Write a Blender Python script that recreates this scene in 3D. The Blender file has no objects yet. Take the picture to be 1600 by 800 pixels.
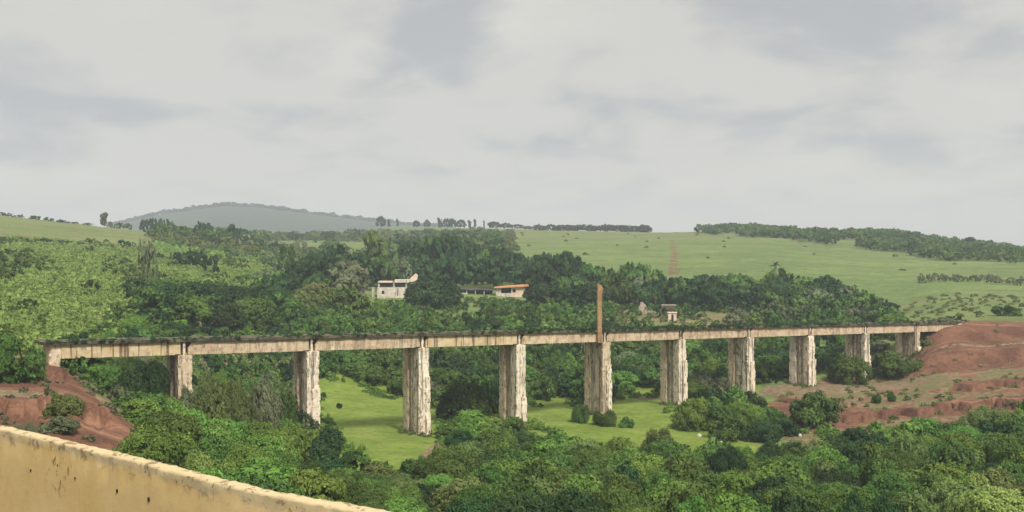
import bpy, bmesh, math, random
import numpy as np
from mathutils import Vector, noise as mnoise

random.seed(11)
rng = np.random.default_rng(11)
sc = bpy.context.scene
COL = sc.collection
F = 1600.0                       # focal length expressed in photo pixels (1600 wide)

# ------------------------------------------------------------------ scene settings
sc.view_settings.view_transform = 'Standard'
sc.view_settings.look = 'None'
sc.view_settings.gamma = 1.0
sc.view_settings.use_curve_mapping = False
sc.view_settings.exposure = 0.85
cy = sc.cycles
cy.max_bounces = 5
cy.diffuse_bounces = 2
cy.glossy_bounces = 1
cy.transmission_bounces = 2
cy.volume_bounces = 0
cy.transparent_max_bounces = 4
cy.use_denoising = True

cam_d = bpy.data.cameras.new('camera')
cam = bpy.data.objects.new('camera', cam_d)
COL.objects.link(cam)
cam.location = (0, 0, 0)
cam.rotation_euler = (math.radians(90), 0, 0)
cam_d.lens = 36.0
cam_d.sensor_width = 36.0
cam_d.clip_start = 0.1
cam_d.clip_end = 30000
sc.camera = cam

# ------------------------------------------------------------------ light
SUN_EL, SUN_AZ = 52.0, 150.0     # azimuth clockwise from +Y: behind the camera, to the right
sun_d = bpy.data.lights.new('sun', 'SUN')
sun_d.energy = 3.0
sun_d.angle = math.radians(10)
sun_d.color = (1.0, 0.95, 0.86)
sun = bpy.data.objects.new('sun', sun_d)
COL.objects.link(sun)
az, el = math.radians(SUN_AZ), math.radians(SUN_EL)
sv = Vector((math.sin(az) * math.cos(el), math.cos(az) * math.cos(el), math.sin(el)))
sun.rotation_euler = sv.to_track_quat('Z', 'Y').to_euler()

world = bpy.data.worlds.new('World')
sc.world = world
world.use_nodes = True


class NT:
    """small helper round a node tree"""
    def __init__(self, tree):
        self.t = tree
        tree.nodes.clear()

    def n(self, typ, **kw):
        nd = self.t.nodes.new(typ)
        for k, v in kw.items():
            if k.startswith('i_'):
                nd.inputs[k[2:].replace('_', ' ')].default_value = v
            else:
                setattr(nd, k, v)
        return nd

    def l(self, a, b):
        self.t.links.new(a, b)

    def val(self, x, sock):
        if hasattr(x, 'is_linked'):
            self.l(x, sock)
        else:
            sock.default_value = x

    def math(self, op, a, b=0.0, clamp=False):
        nd = self.n('ShaderNodeMath', operation=op, use_clamp=clamp)
        self.val(a, nd.inputs[0])
        self.val(b, nd.inputs[1])
        return nd.outputs[0]

    def mix(self, f, a, b, mode='MIX'):
        nd = self.n('ShaderNodeMix', data_type='RGBA', blend_type=mode)
        self.val(f, nd.inputs[0])
        for x, s in ((a, nd.inputs[6]), (b, nd.inputs[7])):
            if isinstance(x, tuple):
                s.default_value = (*x[:3], 1)
            else:
                self.l(x, s)
        return nd.outputs[2]

    def ramp(self, f, lo, hi, a=0.0, b=1.0):
        nd = self.n('ShaderNodeMapRange', clamp=True)
        nd.interpolation_type = 'SMOOTHSTEP'
        self.val(f, nd.inputs[0])
        nd.inputs[1].default_value = lo
        nd.inputs[2].default_value = hi
        nd.inputs[3].default_value = a
        nd.inputs[4].default_value = b
        return nd.outputs[0]

    def noise(self, vec, scale, detail=4.0, rough=0.55, dist=0.0):
        nd = self.n('ShaderNodeTexNoise')
        if vec is not None:
            self.l(vec, nd.inputs['Vector'])
        nd.inputs['Scale'].default_value = scale
        nd.inputs['Detail'].default_value = detail
        nd.inputs['Roughness'].default_value = rough
        nd.inputs['Distortion'].default_value = dist
        return nd.outputs['Fac']

    def mapping(self, vec, scale=(1, 1, 1), loc=(0, 0, 0)):
        nd = self.n('ShaderNodeMapping')
        self.l(vec, nd.inputs['Vector'])
        nd.inputs['Scale'].default_value = scale
        nd.inputs['Location'].default_value = loc
        return nd.outputs[0]


w = NT(world.node_tree)
wo = w.n('ShaderNodeOutputWorld')
bg = w.n('ShaderNodeBackground')
bg.inputs['Strength'].default_value = 0.1
sky = w.n('ShaderNodeTexSky', sky_type='NISHITA')
sky.sun_disc = False
sky.sun_elevation = el
sky.sun_rotation = az
tc = w.n('ShaderNodeTexCoord')
sep = w.n('ShaderNodeSeparateXYZ')
w.l(tc.outputs['Generated'], sep.inputs[0])
zc = w.math('MAXIMUM', sep.outputs[2], 0.0)
den = w.math('ADD', zc, 0.20)
cx_ = w.math('DIVIDE', sep.outputs[0], den)
cy_ = w.math('DIVIDE', sep.outputs[1], den)
comb = w.n('ShaderNodeCombineXYZ')
w.l(cx_, comb.inputs[0])
w.l(cy_, comb.inputs[1])
cv = comb.outputs[0]
n1 = w.noise(w.mapping(cv, (1.0, 0.9, 1), (3.3, 1.7, 0)), 1.8, 6, 0.55, 0.3)
n2 = w.noise(w.mapping(cv, (0.8, 0.8, 1), (8.1, 4.2, 0)), 0.85, 4, 0.55, 0.2)
low = w.ramp(zc, 0.0, 0.12)                       # clouds merge into one veil near the horizon
dark = w.math('MULTIPLY', w.ramp(n1, 0.46, 0.64), w.math('ADD', w.math('MULTIPLY', low, 0.85), 0.10))
lite = w.math('MULTIPLY', w.ramp(n2, 0.47, 0.66), low)
SK = 3.45
def skc(r, g, b):
    return (r * SK, g * SK, b * SK)
base = w.mix(low, skc(1.08, 1.015, 0.89), skc(1.06, 1.02, 0.935))
c1 = w.mix(lite, base, skc(1.19, 1.15, 1.03))
c2 = w.mix(dark, c1, skc(0.745, 0.76, 0.77))
up = w.ramp(sep.outputs[2], 0.25, 0.8, 1.0, 1.95)   # overcast sky brightens towards the zenith
vm = w.n('ShaderNodeVectorMath', operation='SCALE')
w.l(c2, vm.inputs[0])
w.l(up, vm.inputs['Scale'])
fin = w.mix(0.94, sky.outputs[0], vm.outputs[0])
w.l(fin, bg.inputs['Color'])
w.l(bg.outputs[0], wo.inputs['Surface'])

# ------------------------------------------------------------------ terrain height
PXS = np.array([-500, 0, 100, 200, 300, 400, 600, 800, 1000, 1200, 1400, 1424, 1452, 1500, 1600, 2100], float)

PROFILES = {
    -500: [(5, -4), (30, -8), (60, -12), (100, -15), (140, -13.5), (200, -11), (300, -3), (450, 8), (640, 30), (800, 34), (1300, 20), (2000, 20), (4500, 20)],
    0: [(5, -4.5), (30, -9), (60, -13.5), (90, -17), (104, -16.6), (112, -16.5), (116, -16.2), (122, -16.1), (128, -15.4), (140, -13.6), (160, -13), (200, -12), (300, -5), (450, 6), (560, 18), (640, 26), (700, 24), (900, 10), (2000, 20), (4500, 20)],
    100: [(5, -5), (30, -10), (60, -15), (90, -18.6), (104, -17.0), (113, -15.9), (118, -15.8), (126, -15.6), (132, -15.0), (140, -15.0), (160, -15.2), (200, -13.5), (300, -6), (450, 4), (560, 14.5), (640, 20.5), (700, 20.5), (900, 12), (2000, 20), (4500, 20)],
    200: [(5, -5), (30, -11), (60, -16.5), (90, -20), (100, -19.5), (112, -18.2), (125, -19.5), (140, -20), (160, -20), (190, -17.5), (220, -15), (300, -8), (450, 2), (600, 14), (700, 18.5), (800, 18), (1000, 19), (2000, 22), (4500, 20)],
    300: [(5, -5), (60, -18), (100, -23.5), (140, -25), (170, -24.5), (200, -22), (240, -17.5), (300, -11), (450, -1), (600, 8), (800, 16), (1000, 20), (2000, 22), (4500, 20)],
    400: [(5, -5), (60, -19), (100, -25), (150, -28), (180, -28.5), (220, -26), (260, -20.5), (330, -12.5), (450, -4), (600, 3.5), (850, 13), (1000, 17), (1500, 22), (4500, 20)],
    600: [(5, -5), (60, -20), (100, -27), (150, -30), (174, -30), (215, -29.6), (235, -27.5), (300, -20), (360, -15.8), (400, -14.8), (480, -10), (600, -1), (800, 7.5), (1000, 17), (1200, 31), (1300, 37), (1500, 36), (2000, 22), (4500, 20)],
    800: [(5, -5), (60, -20), (100, -27.5), (150, -30.5), (185, -30), (215, -30), (250, -27.5), (300, -20.5), (400, -15), (480, -8), (600, 2.5), (800, 14), (1000, 23), (1100, 28.5), (1200, 33), (1300, 34), (1500, 30), (4500, 20)],
    1000: [(5, -5), (60, -20), (100, -28), (150, -31), (200, -31), (222, -30.5), (260, -28.5), (300, -22), (330, -19.5), (400, -17.5), (480, -9), (600, 1.5), (800, 13.5), (1000, 24), (1200, 26), (4500, 20)],
    1200: [(5, -5), (60, -20), (100, -28.5), (150, -31), (185, -31), (205, -29.2), (232, -29.2), (262, -27), (310, -22), (340, -19.5), (420, -15), (480, -8), (600, 2), (800, 14.5), (960, 23.5), (1200, 22), (4500, 18)],
    1400: [(5, -5), (60, -20), (100, -28), (150, -30), (190, -30), (205, -29.4), (240, -29.3), (255, -26), (268, -20.5), (300, -20.5), (400, -19), (450, -12), (600, -2), (750, 8.5), (860, 16.5), (1000, 14), (4500, 5)],
    1500: [(5, -5), (60, -20), (100, -27.5), (150, -29.5), (186, -29.3), (192, -28.2), (206, -28), (222, -27.5), (232, -27), (262, -17.6), (270, -17.2), (300, -18.2), (400, -15), (450, -11), (600, -3), (750, 4), (860, 9.5), (1000, 6), (4500, 0)],
    1600: [(5, -5), (60, -20), (100, -27), (150, -29), (180, -28.6), (186, -27.3), (200, -27), (212, -26.7), (216, -25.6), (228, -25.5), (262, -17.6), (275, -17.4), (300, -17.8), (400, -15), (500, -8.5), (600, -3), (750, 0), (850, 2.0), (1000, -2), (4500, -5)],
    2100: [(5, -5), (60, -18), (100, -24), (150, -26), (200, -24), (265, -17), (300, -17), (400, -14), (600, -4), (850, -5), (1500, -10), (4500, -10)],
}
PROFILES[1424] = PROFILES[1400]
PROFILES[1452] = PROFILES[1500]
LD = np.linspace(math.log(4), math.log(5200), 420)
TAB = np.zeros((len(PXS), len(LD)))
for i, p in enumerate(PXS):
    a = np.array(PROFILES[int(p)], float)
    TAB[i] = np.interp(LD, np.log(a[:, 0]), a[:, 1])
# refine across, then soften
GX = np.linspace(-500, 2100, 261)
T2 = np.zeros((len(GX), len(LD)))
for j in range(len(LD)):
    T2[:, j] = np.interp(GX, PXS, TAB[:, j])
k = np.exp(-0.5 * (np.arange(-9, 10) / 2.2) ** 2); k /= k.sum()
pad = np.pad(T2, ((9, 9), (0, 0)), 'edge')
T2 = sum(k[i] * pad[i:i + len(GX)] for i in range(19))
k = np.exp(-0.5 * (np.arange(-3, 4) / 1.1) ** 2); k /= k.sum()
pad = np.pad(T2, ((0, 0), (3, 3)), 'edge')
T2 = sum(k[i] * pad[:, i:i + len(LD)] for i in range(7))
HILL_PX = [-900, 60, 180, 215, 250, 300, 350, 400, 450, 500, 560, 600, 650, 760, 900, 1050, 1250, 1450, 2600]
HILL_Y = [392, 380, 352, 344, 336, 329, 322.5, 324, 331, 337, 344, 348, 354, 358, 366, 376, 395, 412, 425]


def vnoise(x, y, seed=0):
    """smooth value noise, vectorised"""
    xi = np.floor(x).astype(np.int64); yi = np.floor(y).astype(np.int64)
    fx = x - xi; fy = y - yi
    fx = fx * fx * (3 - 2 * fx); fy = fy * fy * (3 - 2 * fy)

    def hsh(a, b):
        h = (a * 374761393 + b * 668265263 + seed * 974711) & 0x7fffffff
        h = ((h ^ (h >> 13)) * 1274126177) & 0x7fffffff
        return ((h ^ (h >> 16)) & 0xffff) / 65535.0
    return (hsh(xi, yi) * (1 - fx) + hsh(xi + 1, yi) * fx) * (1 - fy) + (hsh(xi, yi + 1) * (1 - fx) + hsh(xi + 1, yi + 1) * fx) * fy


def fan(x, y):
    """ground position -> (photo column, depth) coordinates of the profile table"""
    th = np.arctan2(x, y)
    r = np.hypot(x, y)
    lim = math.radians(48)
    thc = np.clip(th, -lim, lim)
    return 800 + F * np.tan(thc), r * np.cos(thc)


SCARPS = [(1300, 2100, 192, 1.9, 1.4, 15, 7), (1472, 2100, 214.5, 1.7, 1.6, 13, 5), (1440, 2100, 239, 3.0, 6.5, 17, 0.9), (1444, 2100, 256, 3.4, 7.0, 17, 0.9), (1215, 1330, 206, 1.2, 1.5, 12, 6),
          (-400, 178, 110.5, 2.6, 3.0, 14, 6), (-400, 105, 131, 2.8, 4.5, 14, 5)]


def height(x, y, rough=True):
    x = np.asarray(x, float); y = np.asarray(y, float)
    px, d = fan(x, y)
    d = np.clip(d, 4.01, 5100)
    gx = np.clip((px + 500) / 10.0, 0, len(GX) - 1.001)
    gy = (np.log(d) - LD[0]) / (LD[1] - LD[0])
    gy = np.clip(gy, 0, len(LD) - 1.001)
    i = gx.astype(int); j = gy.astype(int)
    fx = gx - i; fy = gy - j
    z = (T2[i, j] * (1 - fx) + T2[i + 1, j] * fx) * (1 - fy) + (T2[i, j + 1] * (1 - fx) + T2[i + 1, j + 1] * fx) * fy
    hz = (400 - np.interp(px, HILL_PX, HILL_Y)) / F * 3000
    wgt = np.exp(-((d - 3000) / 650.0) ** 2)
    z = z * (1 - wgt) + hz * wgt
    nz = (vnoise(px / 38.0, d * 0 + 3, 21) - 0.5)
    nf = (vnoise(px / 7.0, d * 0 + 9, 22) - 0.5)

    def ss(t):
        t = np.clip(t + 0.5, 0, 1)
        return t * t * (3 - 2 * t)
    for (pa, pb, d0, A, wn, wd, wob) in SCARPS:
        inside = ss((px - pa) / 26.0) * ss((pb - px) / 26.0)
        dd = d - d0 - nz * wob - nf * wob * 0.5
        z = z + inside * A * (ss(dd / wn) - ss(dd / wd))
    if rough:
        z = z + (vnoise(x / 9, y / 9, 1) - 0.5) * 0.7 * np.clip(d / 150, 0, 1) + (vnoise(x / 2.3, y / 2.3, 2) - 0.5) * 0.16
        z = z + (vnoise(x / 70, y / 70, 3) - 0.5) * np.clip((d - 300) / 300, 0, 1) * 1.6
    return z


def H(x, y):
    return float(height(np.array([x]), np.array([y]))[0])


def at(px, d):
    return (px - 800) / F * d, d


def inpoly(px, d, poly):
    px = np.asarray(px, float); d = np.asarray(d, float)
    ins = np.zeros(px.shape, bool)
    n = len(poly)
    for i in range(n):
        x1, y1 = poly[i]; x2, y2 = poly[(i + 1) % n]
        c = ((y1 > d) != (y2 > d))
        with np.errstate(divide='ignore', invalid='ignore'):
            xx = (x2 - x1) * (d - y1) / (y2 - y1 + 1e-12) + x1
        ins ^= c & (px < xx)
    return ins


MEADOW_A = [(470, 228), (560, 224), (645, 207), (695, 190), (708, 172), (700, 156), (660, 146), (590, 143), (535, 152), (505, 172), (480, 195)]
MEADOW_B = [(812, 206), (900, 207), (975, 222), (1035, 224), (1062, 207), (1075, 190), (1160, 180), (1300, 178), (1290, 158), (1160, 163), (1000, 160), (900, 166), (850, 178), (812, 188)]
TERRACE = [(1185, 186), (1230, 232), (1400, 250), (1430, 262), (1500, 275), (2100, 285), (2100, 178), (1640, 174), (1500, 172), (1400, 170), (1300, 162), (1255, 165)]
SOIL = [
    [(-500, 50), (-500, 143), (70, 143), (100, 141), (135, 133), (170, 126), (205, 118), (228, 106), (228, 70), (120, 50)],
    [(1425, 237), (1440, 262), (1478, 268), (1540, 271), (2100, 278), (2100, 236), (1600, 231), (1500, 231)],
    [(1310, 187), (1420, 186), (1600, 184), (2100, 184), (2100, 197), (1600, 197), (1450, 199), (1300, 200)],
    [(1470, 210), (1600, 209), (2100, 208), (2100, 219), (1600, 219), (1500, 221)],
    [(1190, 186), (1210, 214), (1270, 212), (1320, 196), (1290, 182)],
]
TRACK = [[(1446, 246.4), (1500, 247), (2100, 247), (2100, 248.6), (1500, 248.4), (1446, 247.6)],
         [(-300, 117.5), (60, 117), (120, 118), (150, 114.5), (158, 116), (128, 121), (60, 121.5), (-300, 122)],
         [(1180, 216), (1200, 231), (1440, 236), (1450, 226), (1300, 219)],
         [(705, 184), (716, 172), (700, 158), (655, 144), (640, 146), (676, 162), (690, 174)],
         [(985, 218), (1000, 222), (1040, 224), (1040, 221), (1010, 218)]]
STRIPE = [[(1043, 480), (1047, 620), (1046, 770), (1056, 770), (1058, 620), (1063, 480)]]

# ------------------------------------------------------------------ mesh helpers
def mesh_from(name, V, Fq, attrs=None):
    me = bpy.data.meshes.new(name)
    V = np.asarray(V, np.float32); Fq = np.asarray(Fq, np.int32)
    k = Fq.shape[1]
    me.vertices.add(len(V)); me.vertices.foreach_set('co', V.ravel())
    me.loops.add(Fq.size); me.loops.foreach_set('vertex_index', Fq.ravel())
    me.polygons.add(len(Fq))
    me.polygons.foreach_set('loop_start', np.arange(0, Fq.size, k, dtype=np.int32))
    me.polygons.foreach_set('loop_total', np.full(len(Fq), k, np.int32))
    me.update(calc_edges=True)
    me.validate()
    for an, (typ, arr) in (attrs or {}).items():
        a = me.attributes.new(an, typ, 'POINT')
        if typ == 'FLOAT':
            a.data.foreach_set('value', np.asarray(arr, np.float32).ravel())
        else:
            a.data.foreach_set('color', np.asarray(arr, np.float32).ravel())
    return me


def link(name, data, parent=None, mat=None):
    o = bpy.data.objects.new(name, data)
    COL.objects.link(o)
    if parent is not None:
        o.parent = parent
    if mat is not None and data is not None:
        data.materials.append(mat)
    return o


def tag(o, label=None, cat=None, group=None, kind=None):
    if label: o['label'] = label
    if cat: o['category'] = cat
    if group: o['group'] = group
    if kind: o['kind'] = kind
    return o


def bm_box(bm, x0, x1, y0, y1, z0, z1):
    vs = [bm.verts.new(p) for p in ((x0, y0, z0), (x1, y0, z0), (x1, y1, z0), (x0, y1, z0), (x0, y0, z1), (x1, y0, z1), (x1, y1, z1), (x0, y1, z1))]
    for f in ((3, 2, 1, 0), (4, 5, 6, 7), (0, 1, 5, 4), (1, 2, 6, 5), (2, 3, 7, 6), (3, 0, 4, 7)):
        bm.faces.new([vs[i] for i in f])
    return vs


def bm_prism(bm, pts, y0, y1):
    """polygon in x,z pushed through y"""
    a = [bm.verts.new((x, y0, z)) for x, z in pts]
    b = [bm.verts.new((x, y1, z)) for x, z in pts]
    n = len(pts)
    bm.faces.new(a[::-1]) if n > 2 else None
    bm.faces.new(b)
    for i in range(n):
        bm.faces.new((a[i], a[(i + 1) % n], b[(i + 1) % n], b[i]))


def bm_obj(name, bm, mat, parent=None, bevel=0.0):
    bmesh.ops.recalc_face_normals(bm, faces=bm.faces)
    if bevel:
        bmesh.ops.bevel(bm, geom=list(bm.edges), offset=bevel, segments=1, affect='EDGES')
    me = bpy.data.meshes.new(name)
    bm.to_mesh(me); bm.free()
    return link(name, me, parent, mat)


def rough_box(x0, x1, y0, y1, z0, z1, step, amp, seed, shear=0.0, chip=0.0):
    """subdivided box whose edges and faces are worn by noise; shear tilts z along x"""
    bm = bmesh.new()
    nx, ny, nz = (max(1, round((b - a) / step)) for a, b in ((x0, x1), (y0, y1), (z0, z1)))
    xs = np.linspace(x0, x1, nx + 1); ys = np.linspace(y0, y1, ny + 1); zs = np.linspace(z0, z1, nz + 1)
    idx = {}

    def v(i, j, k_):
        key = (i, j, k_)
        if key not in idx:
            p = Vector((xs[i], ys[j], zs[k_]))
            edge = (i in (0, nx)) + (j in (0, ny)) + (k_ in (0, nz))
            q = Vector((p.x * 1.3 + seed * 7.1, p.y * 1.3, p.z * 0.7))
            a = amp * (mnoise.noise(q * 1.1))
            c = Vector(((x0 + x1) / 2, (y0 + y1) / 2, p.z if k_ not in (0, nz) else (z0 + z1) / 2))
            dr = (p - c)
            dr.z = 0 if k_ not in (0, nz) else dr.z * 0.1
            if dr.length > 0:
                p += dr.normalized() * a
            if edge >= 2 and chip:
                h_ = mnoise.noise(q * 1.9 + Vector((9, 3, 5)))
                if h_ > 0.02:
                    p -= dr.normalized() * chip * min(1, h_ * 2.2)
            p.z += shear * p.x
            idx[key] = bm.verts.new(p)
        return idx[key]
    for i in range(nx):
        for j in range(ny):
            for kk in (0, nz):
                bm.faces.new((v(i, j, kk), v(i + 1, j, kk), v(i + 1, j + 1, kk), v(i, j + 1, kk)))
    for i in range(nx):
        for kk in range(nz):
            for j in (0, ny):
                bm.faces.new((v(i, j, kk), v(i + 1, j, kk), v(i + 1, j, kk + 1), v(i, j, kk + 1)))
    for j in range(ny):
        for kk in range(nz):
            for i in (0, nx):
                bm.faces.new((v(i, j, kk), v(i, j + 1, kk), v(i, j + 1, kk + 1), v(i, j, kk + 1)))
    bmesh.ops.recalc_face_normals(bm, faces=bm.faces)
    return bm


# ------------------------------------------------------------------ materials
def new_mat(name):
    m = bpy.data.materials.new(name)
    m.use_nodes = True
    return m, NT(m.node_tree)


def finish(nt, col, rough=0.9, bump=None, bstr=0.5, bdist=0.1, spec=0.2):
    out = nt.n('ShaderNodeOutputMaterial')
    p = nt.n('ShaderNodeBsdfPrincipled')
    nt.val(col if not isinstance(col, tuple) else (*col[:3], 1), p.inputs['Base Color'])
    nt.val(rough, p.inputs['Roughness'])
    p.inputs['Specular IOR Level'].default_value = spec
    if bump is not None:
        b = nt.n('ShaderNodeBump')
        b.inputs['Strength'].default_value = bstr
        b.inputs['Distance'].default_value = bdist
        nt.l(bump, b.inputs['Height'])
        nt.l(b.outputs[0], p.inputs['Normal'])
    nt.l(p.outputs[0], out.inputs['Surface'])
    return p


def leaf_mat(name, lo, hi, gloss=0.08):
    m, nt = new_mat(name)
    at_ = nt.n('ShaderNodeAttribute', attribute_name='tint')
    oi = nt.n('ShaderNodeObjectInfo')
    geo = nt.n('ShaderNodeNewGeometry')
    big = nt.noise(geo.outputs['Position'], 0.11, 2)
    f = nt.math('ADD', nt.math('MULTIPLY', at_.outputs['Fac'], 0.62), nt.math('MULTIPLY', nt.ramp(big, 0.35, 0.65), 0.38))
    c = nt.mix(f, lo, hi)
    hs = nt.n('ShaderNodeHueSaturation')
    nt.l(nt.math('ADD', nt.math('MULTIPLY', oi.outputs['Random'], 0.05), 0.475), hs.inputs['Hue'])
    nt.l(nt.math('ADD', nt.math('MULTIPLY', oi.outputs['Random'], 0.34), 0.82), hs.inputs['Value'])
    hs.inputs['Saturation'].default_value = 0.95
    nt.l(c, hs.inputs['Color'])
    out = nt.n('ShaderNodeOutputMaterial')
    p = nt.n('ShaderNodeBsdfPrincipled')
    nt.l(hs.outputs[0], p.inputs['Base Color'])
    p.inputs['Roughness'].default_value = 0.55
    p.inputs['Specular IOR Level'].default_value = gloss
    tr = nt.n('ShaderNodeBsdfTranslucent')
    nt.l(hs.outputs[0], tr.inputs['Color'])
    mx = nt.n('ShaderNodeMixShader')
    mx.inputs[0].default_value = 0.25
    nt.l(p.outputs[0], mx.inputs[1]); nt.l(tr.outputs[0], mx.inputs[2])
    nt.l(mx.outputs[0], out.inputs['Surface'])
    return m


LEAF = {
    'bright': leaf_mat('leaf_bright', (0.048, 0.106, 0.014), (0.185, 0.305, 0.044)),
    'mid': leaf_mat('leaf_mid', (0.025, 0.063, 0.012), (0.122, 0.210, 0.035)),
    'dark': leaf_mat('leaf_dark', (0.011, 0.033, 0.011), (0.052, 0.104, 0.028)),
    'olive': leaf_mat('leaf_olive', (0.064, 0.098, 0.024), (0.190, 0.245, 0.066)),
    'grey': leaf_mat('leaf_grey', (0.070, 0.095, 0.042), (0.200, 0.230, 0.110)),
    'straw': leaf_mat('leaf_straw', (0.170, 0.160, 0.070), (0.300, 0.260, 0.130)),
    'lime': leaf_mat('leaf_lime', (0.130, 0.210, 0.040), (0.310, 0.405, 0.095)),
}


def bark_mat():
    m, nt = new_mat('bark')
    g = nt.n('ShaderNodeTexCoord')
    n = nt.noise(nt.mapping(g.outputs['Object'], (6, 6, 1)), 3, 4)
    finish(nt, nt.mix(n, (0.06, 0.045, 0.03), (0.2, 0.16, 0.12)), 0.95, n, 0.6, 0.03)
    return m


BARK = bark_mat()


def concrete_mat(name, tan, pale, stain, streak=1.0, rust=0.35, seams=False):
    m, nt = new_mat(name)
    tcn = nt.n('ShaderNodeTexCoord')
    oi = nt.n('ShaderNodeObjectInfo')
    add = nt.n('ShaderNodeVectorMath', operation='ADD')
    cmb = nt.n('ShaderNodeCombineXYZ')
    nt.l(nt.math('MULTIPLY', oi.outputs['Random'], 37.0), cmb.inputs[0])
    nt.l(nt.math('MULTIPLY', oi.outputs['Random'], 11.0), cmb.inputs[2])
    nt.l(tcn.outputs['Object'], add.inputs[0]); nt.l(cmb.outputs[0], add.inputs[1])
    v = add.outputs[0]
    a = nt.noise(v, 0.55, 5, 0.6)
    col = nt.mix(nt.ramp(a, 0.36, 0.64), tan, pale)
    r = nt.noise(nt.mapping(v, (1.6, 1.6, 0.10), (4, 2, 1)), 1.0, 4, 0.6)
    col = nt.mix(nt.math('MULTIPLY', nt.ramp(r, 0.54, 0.7), rust), col, (0.33, 0.16, 0.075))
    s = nt.noise(nt.mapping(v, (1.5, 1.5, 0.11)), 1.0, 4, 0.6, 0.2)
    s = nt.math('ADD', s, nt.math('MULTIPLY', nt.math('SUBTRACT', oi.outputs['Random'], 0.4), 0.10))
    col = nt.mix(nt.math('MULTIPLY', nt.ramp(s, 0.555, 0.63), 0.85 * streak), col, stain)
    spz = nt.n('ShaderNodeSeparateXYZ')
    nt.l(v, spz.inputs[0])
    jt = nt.math('LESS_THAN', nt.math('FRACT', nt.math('ADD', nt.math('DIVIDE', spz.outputs[2], 1.5), nt.math('MULTIPLY', a, 0.06))), 0.06)
    col = nt.mix(nt.math('MULTIPLY', jt, 0.30 * streak), col, stain)
    s2 = nt.noise(nt.mapping(v, (1.7, 1.7, 0.8), (7, 1, 3)), 1.3, 4, 0.68)
    col = nt.mix(nt.math('MULTIPLY', nt.ramp(s2, 0.555, 0.60), 0.85 * streak), col, tuple(c * 0.6 for c in stain))
    s3 = nt.noise(nt.mapping(v, (1.5, 1.5, 0.5), (17, 5, 3)), 1.7, 3, 0.6)
    col = nt.mix(nt.math('MULTIPLY', nt.ramp(s3, 0.60, 0.68), 0.6), col, tuple(min(0.75, c * 1.35) for c in pale))
    bmp = nt.math('ADD', nt.noise(v, 3.0, 5, 0.7), nt.math('MULTIPLY', s2, -1.2))
    finish(nt, col, 0.93, bmp, 0.35, 0.06, 0.15)
    return m


CON_TAN = concrete_mat('concrete_tan', (0.46, 0.355, 0.24), (0.60, 0.50, 0.36), (0.10, 0.078, 0.055), 0.75, 0.3)
CON_PALE = concrete_mat('concrete_pale', (0.55, 0.455, 0.335), (0.72, 0.635, 0.505), (0.085, 0.068, 0.05), 0.85, 0.2)
CON_GIRDER = concrete_mat('concrete_girder', (0.42, 0.31, 0.205), (0.53, 0.42, 0.29), (0.11, 0.08, 0.058), 0.5, 0.25)
CON_DARK = concrete_mat('concrete_mossy', (0.07, 0.062, 0.04), (0.14, 0.125, 0.08), (0.02, 0.022, 0.014), 0.9, 0.2)


def streaky_girder(name):
    """girder concrete with dark drips running down from the deck at odd intervals"""
    m, nt = new_mat(name)
    tcn = nt.n('ShaderNodeTexCoord')
    v = tcn.outputs['Object']
    a = nt.noise(v, 0.5, 5, 0.6)
    col = nt.mix(nt.ramp(a, 0.36, 0.64), (0.44, 0.325, 0.185), (0.56, 0.45, 0.29))
    s = nt.noise(nt.mapping(v, (1.15, 0.0, 0.03)), 1.0, 3, 0.7)
    col = nt.mix(nt.math('MULTIPLY', nt.ramp(s, 0.56, 0.60), 0.8), col, (0.075, 0.05, 0.03))
    s1 = nt.noise(nt.mapping(v, (2.2, 0.0, 0.35), (5, 0, 2)), 1.0, 4, 0.7)
    col = nt.mix(nt.math('MULTIPLY', nt.ramp(s1, 0.57, 0.66), 0.7), col, (0.14, 0.09, 0.05))
    s2 = nt.noise(nt.mapping(v, (1.4, 1.4, 1.4), (3, 8, 1)), 1.0, 4, 0.7)
    col = nt.mix(nt.math('MULTIPLY', nt.ramp(s2, 0.58, 0.7), 0.5), col, (0.6, 0.52, 0.38))
    finish(nt, col, 0.93, nt.noise(v, 3.0, 5, 0.7), 0.4, 0.08, 0.15)
    return m


CON_STREAK = streaky_girder('concrete_streaked')


def plain(name, c1, c2, scale=1.5, rough=0.85, streak=0.0):
    m, nt = new_mat(name)
    tcn = nt.n('ShaderNodeTexCoord')
    a = nt.noise(tcn.outputs['Object'], scale, 5, 0.65)
    col = nt.mix(nt.ramp(a, 0.35, 0.68), c1, c2)
    if streak:
        s = nt.noise(nt.mapping(tcn.outputs['Object'], (1.3, 1.3, 0.2)), 1.0, 4, 0.7)
        col = nt.mix(nt.math('MULTIPLY', nt.ramp(s, 0.52, 0.66), streak), col, tuple(c * 0.35 for c in c1))
    finish(nt, col, rough, a, 0.3, 0.03)
    return m


WHITEWASH = plain('whitewash', (0.42, 0.37, 0.30), (0.62, 0.57, 0.49), 0.9, 0.9, 0.6)
PEACH = plain('peach_plaster', (0.58, 0.44, 0.33), (0.70, 0.56, 0.43), 0.9, 0.9, 0.3)
ORANGE = plain('orange_roof', (0.50, 0.21, 0.10), (0.66, 0.34, 0.19), 1.2, 0.8)
DARKGREY = plain('dark_sheet', (0.05, 0.052, 0.055), (0.12, 0.12, 0.125), 0.7, 0.6)
VOID = plain('dark_opening', (0.015, 0.014, 0.013), (0.03, 0.028, 0.026), 2.0, 0.9)
RUSTPOST = plain('weathered_timber', (0.25, 0.140, 0.068), (0.38, 0.235, 0.125), 0.8, 0.9, 0.5)
BROWNWALL = plain('brown_masonry', (0.065, 0.05, 0.038), (0.135, 0.105, 0.082), 0.8, 0.95, 0.5)
PALESTONE = plain('pale_stone', (0.36, 0.33, 0.27), (0.56, 0.53, 0.46), 2.0, 0.9)
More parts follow.
